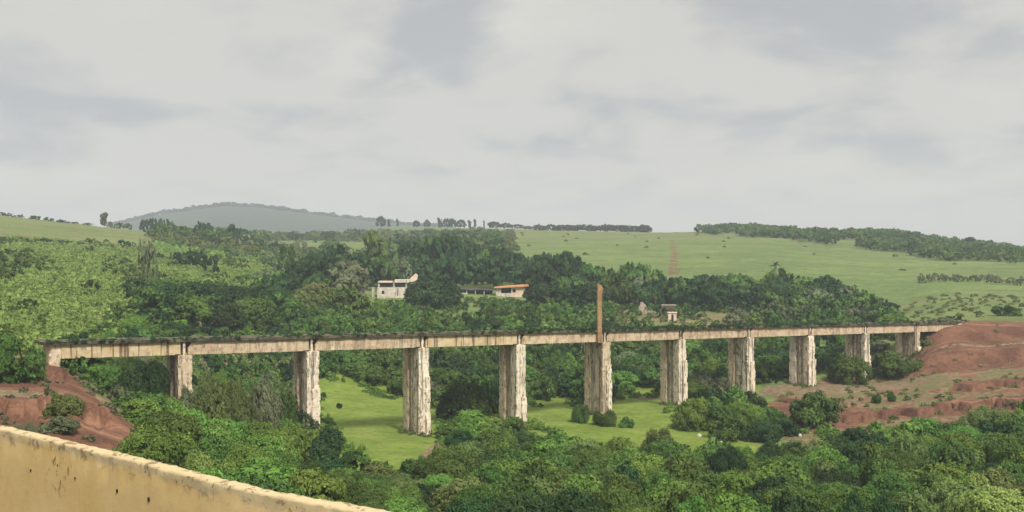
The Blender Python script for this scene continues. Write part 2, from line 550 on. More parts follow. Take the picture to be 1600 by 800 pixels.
RUBBLE = plain('rubble_masonry', (0.24, 0.19, 0.145), (0.46, 0.37, 0.29), 1.1, 0.95, 0.5)
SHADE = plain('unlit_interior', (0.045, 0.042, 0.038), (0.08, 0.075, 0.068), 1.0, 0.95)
ROADMAT = plain('asphalt', (0.04, 0.04, 0.042), (0.065, 0.063, 0.06), 3.0, 0.95)


def terrain_mat():
    m, nt = new_mat('ground_cover')
    geo = nt.n('ShaderNodeNewGeometry')
    P = geo.outputs['Position']
    at_ = nt.n('ShaderNodeAttribute', attribute_name='cover')
    sp = nt.n('ShaderNodeSeparateColor')
    nt.l(at_.outputs['Color'], sp.inputs[0])
    soil_a, dry_a, track_a = sp.outputs[0], sp.outputs[1], sp.outputs[2]
    lush_a = at_.outputs['Alpha']
    nf = nt.noise(P, 0.9, 5, 0.65)
    nm = nt.noise(P, 0.14, 5, 0.6)
    nl = nt.noise(nt.mapping(P, (0.5, 1.6, 1)), 0.022, 4, 0.55)
    nt_ = nt.noise(nt.mapping(P, (0.35, 3.0, 1)), 0.05, 5, 0.6)
    # field grass
    field = nt.mix(nt.ramp(nl, 0.36, 0.64), (0.100, 0.146, 0.042), (0.148, 0.196, 0.058))
    field = nt.mix(nt.math('MULTIPLY', nt.ramp(nt_, 0.50, 0.68), 0.7), field, (0.075, 0.092, 0.036))
    field = nt.mix(nt.math('MULTIPLY', nt.ramp(nm, 0.50, 0.66), 0.55), field, (0.080, 0.098, 0.036))
    ns_ = nt.noise(nt.mapping(P, (0.16, 0.34, 1), (31, 7, 0)), 1.0, 4, 0.7)
    field = nt.mix(nt.math('MULTIPLY', nt.ramp(ns_, 0.55, 0.66), 0.6), field, (0.062, 0.080, 0.030))
    field = nt.mix(nt.math('MULTIPLY', nt.ramp(ns_, 0.44, 0.34), 0.5), field, (0.185, 0.210, 0.075))
    field = nt.mix(nt.math('MULTIPLY', nt.ramp(nf, 0.46, 0.64), 0.65), field, (0.055, 0.078, 0.026))
    # lush valley-floor meadow
    lush = nt.mix(nt.ramp(nm, 0.35, 0.65), (0.108, 0.155, 0.024), (0.156, 0.204, 0.038))
    lush = nt.mix(nt.math('MULTIPLY', nt.ramp(nf, 0.47, 0.66), 0.6), lush, (0.070, 0.105, 0.024))
    nq = nt.noise(P, 0.33, 5, 0.7)
    lush = nt.mix(nt.math('MULTIPLY', nt.ramp(nq, 0.56, 0.68), 0.55), lush, (0.060, 0.082, 0.022))
    lush = nt.mix(nt.math('MULTIPLY', nt.ramp(nq, 0.42, 0.30), 0.5), lush, (0.165, 0.175, 0.060))
    col = nt.mix(nt.math('MINIMUM', lush_a, 1.0), field, lush)
    col = nt.mix(nt.math('SUBTRACT', lush_a, 1.0, True), col, nt.mix(nl, (0.022, 0.036, 0.018), (0.05, 0.065, 0.03)))
    # dry grass
    dry = nt.mix(nt.ramp(nm, 0.38, 0.62), (0.125, 0.105, 0.050), (0.190, 0.145, 0.078))
    dry = nt.mix(nt.ramp(nf, 0.48, 0.66), dry, (0.085, 0.085, 0.034))
    col = nt.mix(nt.ramp(nt.math('ADD', dry_a, nt.math('MULTIPLY', nt.math('SUBTRACT', nm, 0.5), 1.0)), 0.35, 0.65), col, dry)
    # red earth
    soil = nt.mix(nt.ramp(nm, 0.36, 0.64), (0.090, 0.043, 0.028), (0.155, 0.076, 0.046))
    soil = nt.mix(nt.math('MULTIPLY', nt.ramp(nf, 0.50, 0.66), 0.7), soil, (0.062, 0.032, 0.022))
    soil = nt.mix(nt.math('MULTIPLY', nt.ramp(nt_, 0.56, 0.66), 0.6), soil, (0.29, 0.155, 0.095))
    ng = nt.noise(P, 3.2, 5, 0.75)
    soil = nt.mix(nt.math('MULTIPLY', nt.ramp(ng, 0.54, 0.64), 0.6), soil, (0.055, 0.030, 0.020))
    soil = nt.mix(nt.math('MULTIPLY', nt.ramp(ng, 0.42, 0.34), 0.55), soil, (0.27, 0.150, 0.095))
    sm = nt.ramp(nt.math('ADD', soil_a, nt.math('ADD', nt.math('MULTIPLY', nt.math('SUBTRACT', nm, 0.5), 1.3), nt.math('MULTIPLY', nt.math('SUBTRACT', nf, 0.5), 0.7))), 0.42, 0.58)
    col = nt.mix(sm, col, soil)
    trk = nt.mix(nt.ramp(nf, 0.4, 0.65), (0.125, 0.088, 0.048), (0.205, 0.160, 0.100))
    col = nt.mix(nt.ramp(nt.math('ADD', track_a, nt.math('MULTIPLY', nt.math('SUBTRACT', nf, 0.5), 0.9)), 0.38, 0.62), col, trk)
    bmp = nt.math('ADD', nt.math('MULTIPLY', nf, 0.5), nt.math('MULTIPLY', nm, 2.0))
    finish(nt, col, 0.95, bmp, 0.8, 0.6, 0.1)
    return m


# ------------------------------------------------------------------ ground sheet (polar grid round the camera)
def build_ground():
    th_in = np.linspace(-33, 33, 620)
    th_out = np.concatenate([np.linspace(-180, -33, 60)[:-1], th_in, np.linspace(33, 180, 60)[1:]])
    th = np.radians(th_out)
    r = np.concatenate([np.geomspace(4.2, 70, 50)[:-1], np.linspace(70, 300, 330)[:-1], np.geomspace(300, 1400, 150)[:-1], np.geomspace(1400, 6000, 50)])
    T, R = np.meshgrid(th, r, indexing='ij')
    X = R * np.sin(T); Y = R * np.cos(T)
    Z = height(X, Y)
    px, d = fan(X, Y)
    cov = np.zeros(X.shape + (4,))
    # wobble boundaries so they are not straight
    wob = (vnoise(X / 6, Y / 6, 8) - 0.5) * 14
    wobd = (vnoise(X / 6, Y / 6, 9) - 0.5) * 5
    for p in SOIL:
        cov[..., 0] = np.maximum(cov[..., 0], inpoly(px + wob * (200 / np.maximum(d, 60)), d + wobd, p) * 1.0)
    terr = inpoly(px + wob, d + wobd, TERRACE)
    cov[..., 0] = np.maximum(cov[..., 0], terr * 0.45)
    for p in STRIPE:
        cov[..., 0] = np.maximum(cov[..., 0], inpoly(px + wob * 0.6, d, p) * 0.54)
    cov[..., 1] = np.maximum(cov[..., 1], terr * 0.72)
    lb = (px < 430) & (d < 300)
    cov[..., 1] = np.maximum(cov[..., 1], lb * 0.6)
    left_dry = (px < 250) & (d > 430 + (px * 0.1)) & (d < 760)
    cov[..., 1] = np.maximum(cov[..., 1], left_dry * 0.42)
    for p in (MEADOW_A, MEADOW_B):
        cov[..., 1] = np.maximum(cov[..., 1], inpoly(px, d, p) * 0.27)
    bank = (px > 930) & (px < 1180) & (d > 300) & (d < 345)
    cov[..., 1] = np.maximum(cov[..., 1], bank * 0.6)
    back = (d > 860) & (px > 250)
    cov[..., 1] = np.maximum(cov[..., 1], back * 0.22)
    rf = (px > 1380) & (d > 290) & (d < 400)
    cov[..., 1] = np.maximum(cov[..., 1], rf * 0.38)
    for p in TRACK:
        cov[..., 2] = np.maximum(cov[..., 2], inpoly(px + wob * 0.35, d + wobd * 0.5, p) * 0.8)
    upper = (px > 740) & (d > 740 + wob * 4) & (d < 1500)
    cov[..., 1] = np.maximum(cov[..., 1], upper * 0.40)
    cov[..., 3] = ((d < 270) & (px < 1190) & (px > 430)) * 1.0 + (d > 2000) * 2.0
    # berm lines across the right embankment
    na, nb = X.shape
    V = np.stack([X, Y, Z], -1).reshape(-1, 3)
    idx = np.arange(na * nb).reshape(na, nb)
    Fq = np.stack([idx[:-1, :-1], idx[1:, :-1], idx[1:, 1:], idx[:-1, 1:]], -1).reshape(-1, 4)[:, ::-1]
    me = mesh_from('ground', V, Fq, {'cover': ('FLOAT_COLOR', cov.reshape(-1, 4))})
    me.polygons.foreach_set('use_smooth', np.ones(len(me.polygons), bool))
    o = link('ground', me, None, terrain_mat())
    tag(o, kind='structure')
    o['label'] = 'valley ground of green fields, meadow and red earth banks'
    return o


build_ground()

# ------------------------------------------------------------------ foliage
def unit(v):
    return v / np.maximum(np.linalg.norm(v, axis=-1, keepdims=True), 1e-9)


def leaves(cen, out, size, r):
    """one bent quad per leaf clump, facing roughly outwards"""
    n = len(cen)
    nrm = unit(out * 1.0 + r.normal(0, 0.42, (n, 3)) + np.array([0, 0, 0.12]))
    t = unit(np.cross(nrm, r.normal(0, 1, (n, 3))))
    b = np.cross(nrm, t)
    s = size * r.uniform(0.65, 1.35, (n, 1))
    a1 = cen + t * s * 0.62
    a2 = cen - t * s * 0.62
    b1 = cen + b * s * 0.40 - nrm * s * 0.10
    b2 = cen - b * s * 0.40 - nrm * s * 0.10
    V = np.stack([a1, b1, a2, b2], 1).reshape(-1, 3)
    Fq = np.arange(n * 4).reshape(n, 4)
    return V, Fq


def crown_arrays(seed, style, nleaf, leaf):
    """unit plant: crown radius about 1, overall height 1 (z scaled separately). returns V, F, tint"""
    r = np.random.default_rng(seed)
    lobes = []
    if style == 'round':
        zb, zt = 0.24, 1.0
        nl = r.integers(8, 12)
        lobes.append((np.array([0, 0, 0.66]), 0.55))
        for i in range(nl):
            a = i / nl * 6.283 + r.uniform(-0.4, 0.4)
            rr = r.uniform(0.42, 0.66)
            lobes.append((np.array([math.cos(a) * rr, math.sin(a) * rr, r.uniform(0.40, 0.68)]), r.uniform(0.30, 0.44)))
        for i in range(4):
            lobes.append((np.array([r.uniform(-.4, .4), r.uniform(-.4, .4), r.uniform(0.72, 0.88)]), r.uniform(0.24, 0.36)))
    elif style == 'bush':
        nl = r.integers(8, 12)
        lobes.append((np.array([0, 0, 0.40]), 0.6))
        for i in range(nl):
            a = i / nl * 6.283 + r.uniform(-0.4, 0.4)
            rr = r.uniform(0.45, 0.68)
            lobes.append((np.array([math.cos(a) * rr, math.sin(a) * rr, r.uniform(0.15, 0.50)]), r.uniform(0.28, 0.42)))
        for i in range(4):
            lobes.append((np.array([r.uniform(-.45, .45), r.uniform(-.45, .45), r.uniform(0.55, 0.8)]), r.uniform(0.22, 0.34)))
    elif style == 'wild':
        for i in range(13):
            a = r.uniform(0, 6.283); rr = r.uniform(0.05, 0.85) ** 0.8
            lobes.append((np.array([math.cos(a) * rr, math.sin(a) * rr, r.uniform(0.08, 0.82 - 0.5 * rr * rr)]), r.uniform(0.14, 0.36)))
    elif style == 'tall':
        for i in range(13):
            z = 0.30 + 0.66 * (i / 12)
            rr = r.uniform(0.1, 0.62) * (1.05 - 0.55 * abs(z - 0.55))
            a = r.uniform(0, 6.283)
            lobes.append((np.array([math.cos(a) * rr, math.sin(a) * rr, z]), r.uniform(0.22, 0.40)))
    elif style == 'flat':
        for i in range(9):
            a = r.uniform(0, 6.283); rr = r.uniform(0.1, 0.8)
            lobes.append((np.array([math.cos(a) * rr, math.sin(a) * rr, r.uniform(0.72, 0.86)]), r.uniform(0.2, 0.32)))
    C = np.array([l[0] for l in lobes]); Rr = np.array([l[1] for l in lobes])
    zs = {'round': 0.75, 'bush': 0.9, 'tall': 0.42, 'flat': 0.45, 'wild': 0.85}[style]   # lobes are flattened in unit space
    area = Rr ** 2
    per = 26 if nleaf < 3000 else 40
    ncl = max(24, nleaf // per)
    li = r.choice(len(lobes), size=ncl * 3, p=area / area.sum())
    dirs = unit(r.normal(0, 1, (ncl * 3, 3)) + np.array([0, 0, 0.28]))
    rad = Rr[li][:, None] * (r.uniform(0.80, 1.10, (ncl * 3, 1)) + (r.random((ncl * 3, 1)) < 0.14) * r.uniform(0.05, 0.28, (ncl * 3, 1)))
    cc = C[li] + dirs * rad * np.array([1, 1, zs])
    keep = np.ones(len(cc), bool)
    for c_, r_ in lobes:
        dd = (cc - c_) / np.array([1, 1, zs])
        keep &= np.linalg.norm(dd, axis=1) > r_ * 0.80
    keep &= cc[:, 2] > 0.02
    cc = cc[keep][:ncl]; cd = dirs[keep][:ncl]
    ncl = len(cc)
    rc = r.uniform(0.07, 0.19, ncl)
    tint = np.clip(r.normal(0.48, 0.25, ncl) + (r.random(ncl) < 0.06) * 0.3, 0, 1)
    nper = max(6, nleaf // max(ncl, 1))
    ci = np.repeat(np.arange(ncl), nper)
    ld = unit(r.normal(0, 1, (len(ci), 3)) + cd[ci] * 0.8 + np.array([0, 0, 0.2]))
    pos = cc[ci] + ld * (rc[ci] * r.uniform(0.45, 1.25, len(ci)))[:, None] * np.array([1, 1, zs])
    pos[:, 2] *= 0.985 / np.percentile(pos[:, 2], 99.5)
    pos[:, :2] *= 1.0 / np.percentile(np.hypot(pos[:, 0], pos[:, 1]), 98)
    V, Fq = leaves(pos, unit(ld + cd[ci] * 0.6), leaf, r)
    tv = np.repeat(np.clip(tint[ci] + r.normal(0, 0.10, len(ci)), 0, 1), 4)
    return V, Fq, tv


def tube(bm, p0, p1, r0, r1, seg=6):
    p0 = Vector(p0); p1 = Vector(p1)
    q = (p1 - p0).to_track_quat('Z', 'Y')
    a = []; b = []
    for i in range(seg):
        v = Vector((math.cos(i / seg * 6.283), math.sin(i / seg * 6.283), 0))
        a.append(bm.verts.new(p0 + q @ (v * r0))); b.append(bm.verts.new(p1 + q @ (v * r1)))
    for i in range(seg):
        bm.faces.new((a[i], a[(i + 1) % seg], b[(i + 1) % seg], b[i]))
    bm.faces.new(b)


def trunk_mesh(seed, style):
    r = random.Random(seed)
    bm = bmesh.new()
    rt = 0.055
    top = {'round': 0.55, 'tall': 0.85, 'flat': 0.7, 'bush': 0.3, 'wild': 0.3}[style]
    lx, ly = r.uniform(-.06, .06), r.uniform(-.06, .06)
    tube(bm, (0, 0, -0.12), (lx, ly, top * 0.5), rt * 1.25, rt * 0.85)
    tube(bm, (lx, ly, top * 0.5), (lx * 2, ly * 1.4, top), rt * 0.85, rt * 0.45)
    for i in range(5):
        a = i * 1.2566 + r.uniform(-.4, .4)
        z0 = top * r.uniform(0.42, 0.85)
        tube(bm, (lx * 1.2, ly * 1.2, z0), (math.cos(a) * r.uniform(.35, .6), math.sin(a) * r.uniform(.35, .6), z0 + r.uniform(.12, .28)), rt * 0.5, rt * 0.2, 5)
    me = bpy.data.meshes.new('trunk')
    bmesh.ops.recalc_face_normals(bm, faces=bm.faces)
    bm.to_mesh(me); bm.free()
    me.materials.append(BARK)
    return me


LODS = {'near': (15000, 0.060), 'mid': (6500, 0.082), 'far': (2200, 0.135)}
ARR = {}
MESH = {}
NVAR = {'round': 6, 'bush': 6, 'wild': 5, 'tall': 3, 'flat': 2}
for st, nv in NVAR.items():
    for lod, (nl, lf) in LODS.items():
        if st == 'flat' and lod == 'near':
            continue
        for v_ in range(nv):
            kf = (0.72, 1.0, 1.32, 0.85, 1.15, 1.0)[v_]
            A = crown_arrays(1000 + v_ * 17 + len(st) * 131, st, int(nl / kf ** 1.6 * (0.8 if v_ == 4 else 1.0)), lf * kf)
            ARR[(st, lod, v_)] = A
            me = mesh_from('crown', A[0], A[1], {'tint': ('FLOAT', A[2])})
            me.materials.append(LEAF['mid'])
            MESH[(st, lod, v_)] = me
TRUNK = {(st, v_): trunk_mesh(50 + v_, st) for st in NVAR for v_ in range(2)}
TINY = {}
for v_ in range(6):
    TINY[('bush', v_)] = crown_arrays(3000 + v_, 'bush', 240, 0.30)
    TINY[('scrub', v_)] = crown_arrays(3400 + v_, 'bush', 150, 0.34)
    TINY[('small', v_)] = crown_arrays(3100 + v_, 'bush', 620, 0.19)
    TINY[('round', v_)] = crown_arrays(3200 + v_, 'round', 480, 0.23)


def lod_for(d):
    return 'near' if d < 190 else ('mid' if d < 360 else 'far')


def plant(name, style, x, y, h, rad, tone, label, cat, group, parts=True, zoff=0.0, d=None, wide=1.0):
    d = d or y
    v_ = random.randrange(NVAR[style])
    me = MESH[(style, lod_for(d), v_)]
    root_is_mesh = not parts
    z = H(x, y) - 0.15 + zoff
    rot = random.uniform(0, 6.283)
    if root_is_mesh:
        o = link(name, me)
        o.material_slots[0].link = 'OBJECT'; o.material_slots[0].material = LEAF[tone]
        root = o
    else:
        root = link(name, None)
        c = link('crown', me, root)
        c.material_slots[0].link = 'OBJECT'; c.material_slots[0].material = LEAF[tone]
        link('trunk', TRUNK[(style, v_ % 2)], root)
    root.location = (x, y, z)
    root.rotation_euler = (0, 0, rot)
    root.scale = (rad * wide, rad, h)
    tag(root, label, cat, group)
    return root


def mass(name, items, tone, label, cat, tmpl='bush', kind='stuff'):
    """many plants nobody could count, as one mesh: items = (x, y, h, r)"""
    Vs, Fs, Ts = [], [], []
    off = 0
    for x, y, h, rad in items:
        V, Fq, T = TINY[(tmpl, random.randrange(6))]
        a = random.uniform(0, 6.283)
        c, s = math.cos(a), math.sin(a)
        W = np.empty_like(V)
        W[:, 0] = (V[:, 0] * c - V[:, 1] * s) * rad + x
        W[:, 1] = (V[:, 0] * s + V[:, 1] * c) * rad + y
        W[:, 2] = V[:, 2] * h
        W[:, 2] += H(x, y) - 0.1
        tb = random.uniform(-0.28, 0.28) + 0.5 * (float(vnoise(np.array([x / 16.0]), np.array([y / 16.0]), 31)[0]) - 0.5)
        Vs.append(W); Fs.append(Fq + off); Ts.append(np.clip(T + tb, 0, 1))
        off += len(V)
    me = mesh_from(name, np.concatenate(Vs), np.concatenate(Fs), {'tint': ('FLOAT', np.concatenate(Ts))})
    o = link(name, me, None, LEAF[tone])
    tag(o, label, cat, None, kind)
    return o


def scatter(poly, spacing, seed, jitter_tries=30):
    """dart throwing inside a polygon of (photo column, depth) corners; spacing in metres, returns x, y"""
    r = np.random.default_rng(seed)
    P = np.array(poly, float)
    dmin, dmax = P[:, 1].min(), P[:, 1].max()
    pmin, pmax = P[:, 0].min(), P[:, 0].max()
    cell = spacing
    grid = {}
    out = []
    area = (pmax - pmin) / F * (dmax ** 2 - dmin ** 2) / 2
    tries = int(area / spacing ** 2 * jitter_tries)
    dd = np.sqrt(r.uniform(dmin ** 2, dmax ** 2, tries)); pp = r.uniform(pmin, pmax, tries)
    ok = inpoly(pp, dd, poly)
    for p_, d_ in zip(pp[ok], dd[ok]):
        x, y = at(p_, d_)
        gx, gy = int(x // cell), int(y // cell)
        good = True
        for i in (-1, 0, 1):
            for j in (-1, 0, 1):
                for (ax, ay) in grid.get((gx + i, gy + j), ()):
                    if (ax - x) ** 2 + (ay - y) ** 2 < spacing ** 2:
                        good = False
        if good:
            grid.setdefault((gx, gy), []).append((x, y)); out.append((x, y))
    return out


# ------------------------------------------------------------------ the viaduct
DX, DY = 0.8189, 0.5739
BX, BY, BZ = -49.14, 151.2, -30.0
SPAN = 20.0
KS = -0.0242


def ztop(s):
    return -12.05 + KS * s


def bpos(s, t):
    return BX + s * DX + t * DY, BY + s * DY - t * DX


via = link('railway_viaduct', None)
via.location = (BX, BY, BZ)
via.rotation_euler = (0, 0, math.atan2(DY, DX))
tag(via, 'long derelict concrete railway viaduct on ten stained piers across the valley', 'viaduct')


def lz(z):
    return z - BZ


S0, S1 = -17.6, 198.0
NEAR_Y = -2.25      # local y of the near girder face (local -y points to the camera)
for i in range(10):
    s = SPAN * i
    gx, gy = bpos(s, 0)
    gz = min(H(*bpos(s, t)) for t in (-2.5, 0, 2.5)) - 1.2
    zt = ztop(s) - 2.42
    z0, z1 = lz(gz), lz(zt)
    rr = random.Random(70 + i)
    # recessed web between two stout legs
    pier = bm_obj('pier', rough_box(s - 0.42, s + 0.42, -1.35, 1.35, z0, z1 - 0.02, 0.45, 0.05, i + 0.3, chip=0.05), CON_TAN if i % 2 else CON_PALE, via)
    near = bm_obj('leg', rough_box(s - 1.02, s + 1.02, -2.85, -0.95 - rr.uniform(0, .35), z0, z1, 0.34, 0.045, i * 3 + 1.1, chip=0.17), CON_PALE if i in (1, 2, 3, 5, 6, 7, 8) else CON_TAN, pier)
    far = bm_obj('leg', rough_box(s - 0.98, s + 0.98, 0.75 + rr.uniform(0, .3), 2.75, z0, z1, 0.34, 0.045, i * 3 + 2.2, chip=0.17), CON_TAN if i not in (7,) else CON_PALE, pier)
    # narrow rib down the middle of the broad face
    if i in (2, 5, 7, 8):
        bm_obj('rib', rough_box(s - 0.86, s - 0.40, -0.35, 0.15, z0, z1 - 0.3, 0.34, 0.06, i * 3 + 3.3, chip=0.12), CON_PALE, pier)
    # stepped buttress at the end facing the camera
    frac = (0.55, 0.62, 0.7, 0.4, 0.72, 0.72, 0.62, 0.58, 0.55, 0.5)[i]
    bm_obj('buttress', rough_box(s - 0.1 + rr.uniform(-.2, .3), s + 1.06, -3.18, -2.80, z0, z0 + (z1 - z0) * frac, 0.34, 0.08, i * 3 + 4.4, chip=0.16), CON_PALE, pier)
    # bearing blocks and the upright between the girder ends
    bm_obj('bearing_block', rough_box(s - 0.16, s + 0.20, -2.36, 2.3, z1 - 0.04, lz(ztop(s)) - 0.5, 0.4, 0.07, i + 9.9, chip=0.16), CON_PALE, pier)
    bm_obj('corbel', rough_box(s - 1.30, s - 0.62, -2.62, 2.6, z1 - 0.02, z1 + 0.22, 0.4, 0.05, i + 19.9, chip=0.1), CON_DARK, pier)

for i in range(-1, 10):
    a = SPAN * i + 0.62 if i >= 0 else S0 + 0.9
    b = SPAN * (i + 1) - 0.50 if i < 9 else S1
    for side in (1, -1):
        bm = bmesh.new()
        ya, yb = (NEAR_Y, NEAR_Y + 0.5) if side == 1 else (-NEAR_Y - 0.5, -NEAR_Y)
        nseg = max(6, int((b - a) / 0.55))
        # outline in x,z: rounded hollow at the upper start corner, worn soffit
        zt = lambda s_: lz(ztop(s_)) - 0.46
        zb = lambda s_: lz(ztop(s_)) - 2.36 - 0.05 * mnoise.noise(Vector((s_ * 0.9, side * 4, i)))
        low_, upp = [], []
        for q in range(nseg + 1):
            s_ = a + (b - a) * q / nseg
            drop = 0.0
            e = s_ - a
            if e < 0.9 and i >= 0:
                drop = 1.0 * (1 - math.sqrt(max(0, 1 - (1 - e / 0.9) ** 2)))
            wear = max(0, mnoise.noise(Vector((s_ * 0.8, 7 + side, i * 3.0))) - 0.12) * 0.5
            low_.append((s_, zb(s_))); upp.append((s_, zt(s_) - drop - wear * 0.3))
        zsteps = 4
        rows = []
        for (yv) in (ya, yb):
            rows.append([[bm.verts.new((l[0], yv + 0.05 * mnoise.noise(Vector((l[0], yv * 3, zz * 2.0))), l[1] + (u[1] - l[1]) * zz / zsteps)) for zz in range(zsteps + 1)] for l, u in zip(low_, upp)])
        for rw in rows:
            for q in range(nseg):
                for zz in range(zsteps):
                    bm.faces.new((rw[q][zz], rw[q + 1][zz], rw[q + 1][zz + 1], rw[q][zz + 1]))
        for q in range(nseg):
            for zz in (0, zsteps):
                bm.faces.new((rows[0][q][zz], rows[0][q + 1][zz], rows[1][q + 1][zz], rows[1][q][zz]))
        for q in (0, nseg):
            for zz in range(zsteps):
                bm.faces.new((rows[0][q][zz], rows[0][q][zz + 1], rows[1][q][zz + 1], rows[1][q][zz]))
        g = bm_obj('girder', bm, CON_STREAK if i in (-1, 2) else CON_GIRDER, via)
        if i == -1 and side == 1:
            g['label'] = 'end girder marked by dark vertical drip stains'

bm = bmesh.new()
n = 220
R0 = []
for q in range(n + 1):
    s_ = S0 - 1.6 + (S1 - S0 + 2.6) * q / n
    e1 = 0.16 * mnoise.noise(Vector((s_ * 0.7, 1, 0))); e2 = 0.16 * mnoise.noise(Vector((s_ * 0.7, 5, 0)))
    zz = lz(ztop(s_)); up_ = 0.05 * mnoise.noise(Vector((s_ * 1.1, 9, 0)))
    R0.append([bm.verts.new(p) for p in ((s_, -2.62 + e1, zz - 0.45), (s_, -2.66 + e1, zz - 0.05 + up_), (s_, 2.6 + e2, zz - 0.05 + up_), (s_, 2.6 + e2, zz - 0.45))])
for q in range(n):
    for c_ in range(4):
        bm.faces.new((R0[q][c_], R0[q + 1][c_], R0[q + 1][(c_ + 1) % 4], R0[q][(c_ + 1) % 4]))
bm.faces.new(R0[0]); bm.faces.new(R0[-1])
dk = bm_obj('deck_slab', bm, CON_DARK, via)
bm_obj('abutment', rough_box(S0 - 0.6, S0 + 0.88, -2.2, 2.4, lz(ztop(S0)) - 5.2, lz(ztop(S0)) - 0.47, 0.4, 0.12, 31, chip=0.3), CON_TAN, via)
bm_obj('abutment', rough_box(S1 + 0.05, S1 + 1.6, -2.5, 2.5, lz(ztop(S1)) - 6, lz(ztop(S1)) - 0.47, 0.4, 0.1, 32, chip=0.2), CON_TAN, via)

# plants growing along the deck: creepers nobody could count
Vs, Fs, Ts = [], [], []; off = 0
rd = random.Random(5)
for q in range(900):
    s_ = rd.uniform(S0 - 1, S1 + 1)
    dens = 0.25 + 0.75 * (mnoise.noise(Vector((s_ * 0.09, 3, 1))) * 0.5 + 0.5) + (0.35 if 60 < s_ < 150 else 0)
    if rd.random() > dens:
        continue
    t_ = rd.choice((rd.uniform(1.6, 2.75), rd.uniform(-2.6, 2.4)))
    x, y = bpos(s_, t_)
    V, Fq, T = TINY[('bush', rd.randrange(6))]
    sc_ = rd.uniform(0.25, 0.6) * (1.2 if 60 < s_ < 150 else 0.9)
    hh = sc_ * rd.uniform(0.5, 1.0)
    Vs.append(V * np.array([sc_, sc_, hh]) + np.array([x, y, ztop(s_) - 0.16])); Fs.append(Fq + off); Ts.append(T); off += len(V)
me = mesh_from('deck_creeper', np.concatenate(Vs), np.concatenate(Fs), {'tint': ('FLOAT', np.concatenate(Ts))})
tag(link('deck_creeper', me, None, LEAF['dark']), 'dark creepers and weeds growing all along the viaduct deck', 'creeper', None, 'stuff')

# tall weathered post standing on the shoulder of the fifth pier
bx, by = bpos(78.35, 2.72)
post = link('timber_post', None)
post.location = (bx, by, ztop(80) - 2.45)
post.rotation_euler = (0, 0, math.atan2(DY, DX) - 0.45)
tag(post, 'tall weathered orange brown post rising above the deck at the fifth pier from the left', 'post')
bm = rough_box(-0.42, 0.42, -0.22, 0.22, 0.0, 11.0, 0.3, 0.03, 77, chip=0.08)
for v in bm.verts:                                        # tapers towards a splintered tip
    kf = 1.0 + 0.12 * v.co.z / 11
    v.co.x *= kf
    if v.co.z > 10.8:
        v.co.z += 0.5 * (0.2 - v.co.x)
bm_obj('shaft', bm, RUSTPOST, post)
bm = bmesh.new()
bm_prism(bm, [(0.38, 9.4), (0.52, 9.2), (0.60, 10.0), (0.70, 10.3), (0.55, 10.5), (0.38, 10.4)], -0.12, 0.1)
bm_obj('splinter', bm, RUSTPOST, post)
bm = bmesh.new()
tube(bm, (0.1, 0.36, -15.5), (0.1, 0.36, 1.0), 0.13, 0.13, 8)
bm_obj('drain_pipe', bm, BROWNWALL, post)

# ------------------------------------------------------------------ foreground parapet
def wall_mat():
    m, nt = new_mat('yellow_plaster')
    tcn = nt.n('ShaderNodeTexCoord')
    v = tcn.outputs['Object']
    at_ = nt.n('ShaderNodeAttribute', attribute_name='drop')
    dpt = at_.outputs['Fac']                          # metres below the coping
    a = nt.noise(v, 0.7, 5, 0.55)
    col = nt.mix(nt.ramp(a, 0.33, 0.66), (0.54, 0.375, 0.150), (0.61, 0.455, 0.220))
    st = nt.noise(nt.mapping(v, (3.5, 3.5, 0.18)), 1.0, 4, 0.6)
    col = nt.mix(nt.math('MULTIPLY', nt.ramp(st, 0.55, 0.72), 0.30), col, (0.62, 0.46, 0.23))
    f2 = nt.noise(v, 9.0, 5, 0.7)
    col = nt.mix(nt.math('MULTIPLY', nt.ramp(f2, 0.52, 0.72), 0.25), col, (0.33, 0.20, 0.065))
    # flaking pale band with dark cracks near the top edge
    edge = nt.math('ADD', dpt, nt.math('MULTIPLY', nt.math('SUBTRACT', nt.noise(v, 3.5, 6, 0.7), 0.5), 0.30))
    col = nt.mix(nt.ramp(edge, 0.05, 0.10, 0.75, 0.0), col, (0.42, 0.345, 0.215))
    ck = nt.noise(nt.mapping(v, (1, 1, 1.3)), 7.0, 6, 0.72, 0.6)
    ckm = nt.math('MULTIPLY', nt.ramp(ck, 0.545, 0.59), nt.ramp(dpt, 0.03, 0.20, 0.7, 0.0))
    col = nt.mix(ckm, col, (0.13, 0.085, 0.04))
    pk = nt.noise(nt.mapping(v, (1, 1, 1), (5, 2, 8)), 5.0, 5, 0.7)
    pkm = nt.math('MULTIPLY', nt.ramp(pk, 0.60, 0.66), nt.ramp(dpt, 0.10, 0.42, 0.7, 0.0))
    col = nt.mix(pkm, col, (0.50, 0.42, 0.28))
    # a loose patch of rusty drips
    geo = nt.n('ShaderNodeNewGeometry')
    vm_ = nt.n('ShaderNodeVectorMath', operation='DISTANCE')
    nt.l(geo.outputs['Position'], vm_.inputs[0])
    vm_.inputs[1].default_value = (-4.12, 9.29, -1.92)
    dr = nt.noise(nt.mapping(v, (9, 9, 6), (1, 6, 2)), 1.7, 4, 0.7)
    drm = nt.math('MULTIPLY', nt.ramp(dr, 0.56, 0.61), nt.ramp(vm_.outputs['Value'], 0.10, 0.34, 0.95, 0.0))
    col = nt.mix(drm, col, (0.17, 0.08, 0.028))
    finish(nt, col, 0.85, nt.math('ADD', f2, nt.math('MULTIPLY', ck, 0.6)), 0.16, 0.02, 0.2)
    return m


WALL_PTS = [(-16.0, 18.6), (-9.0, 13.1), (-5.0, 10.02), (-3.19, 8.51), (-1.83, 7.30), (-0.80, 6.66), (0.5, 5.62), (3.0, 4.6), (7.0, 2.6)]
WT, WB = -1.69, -2.80


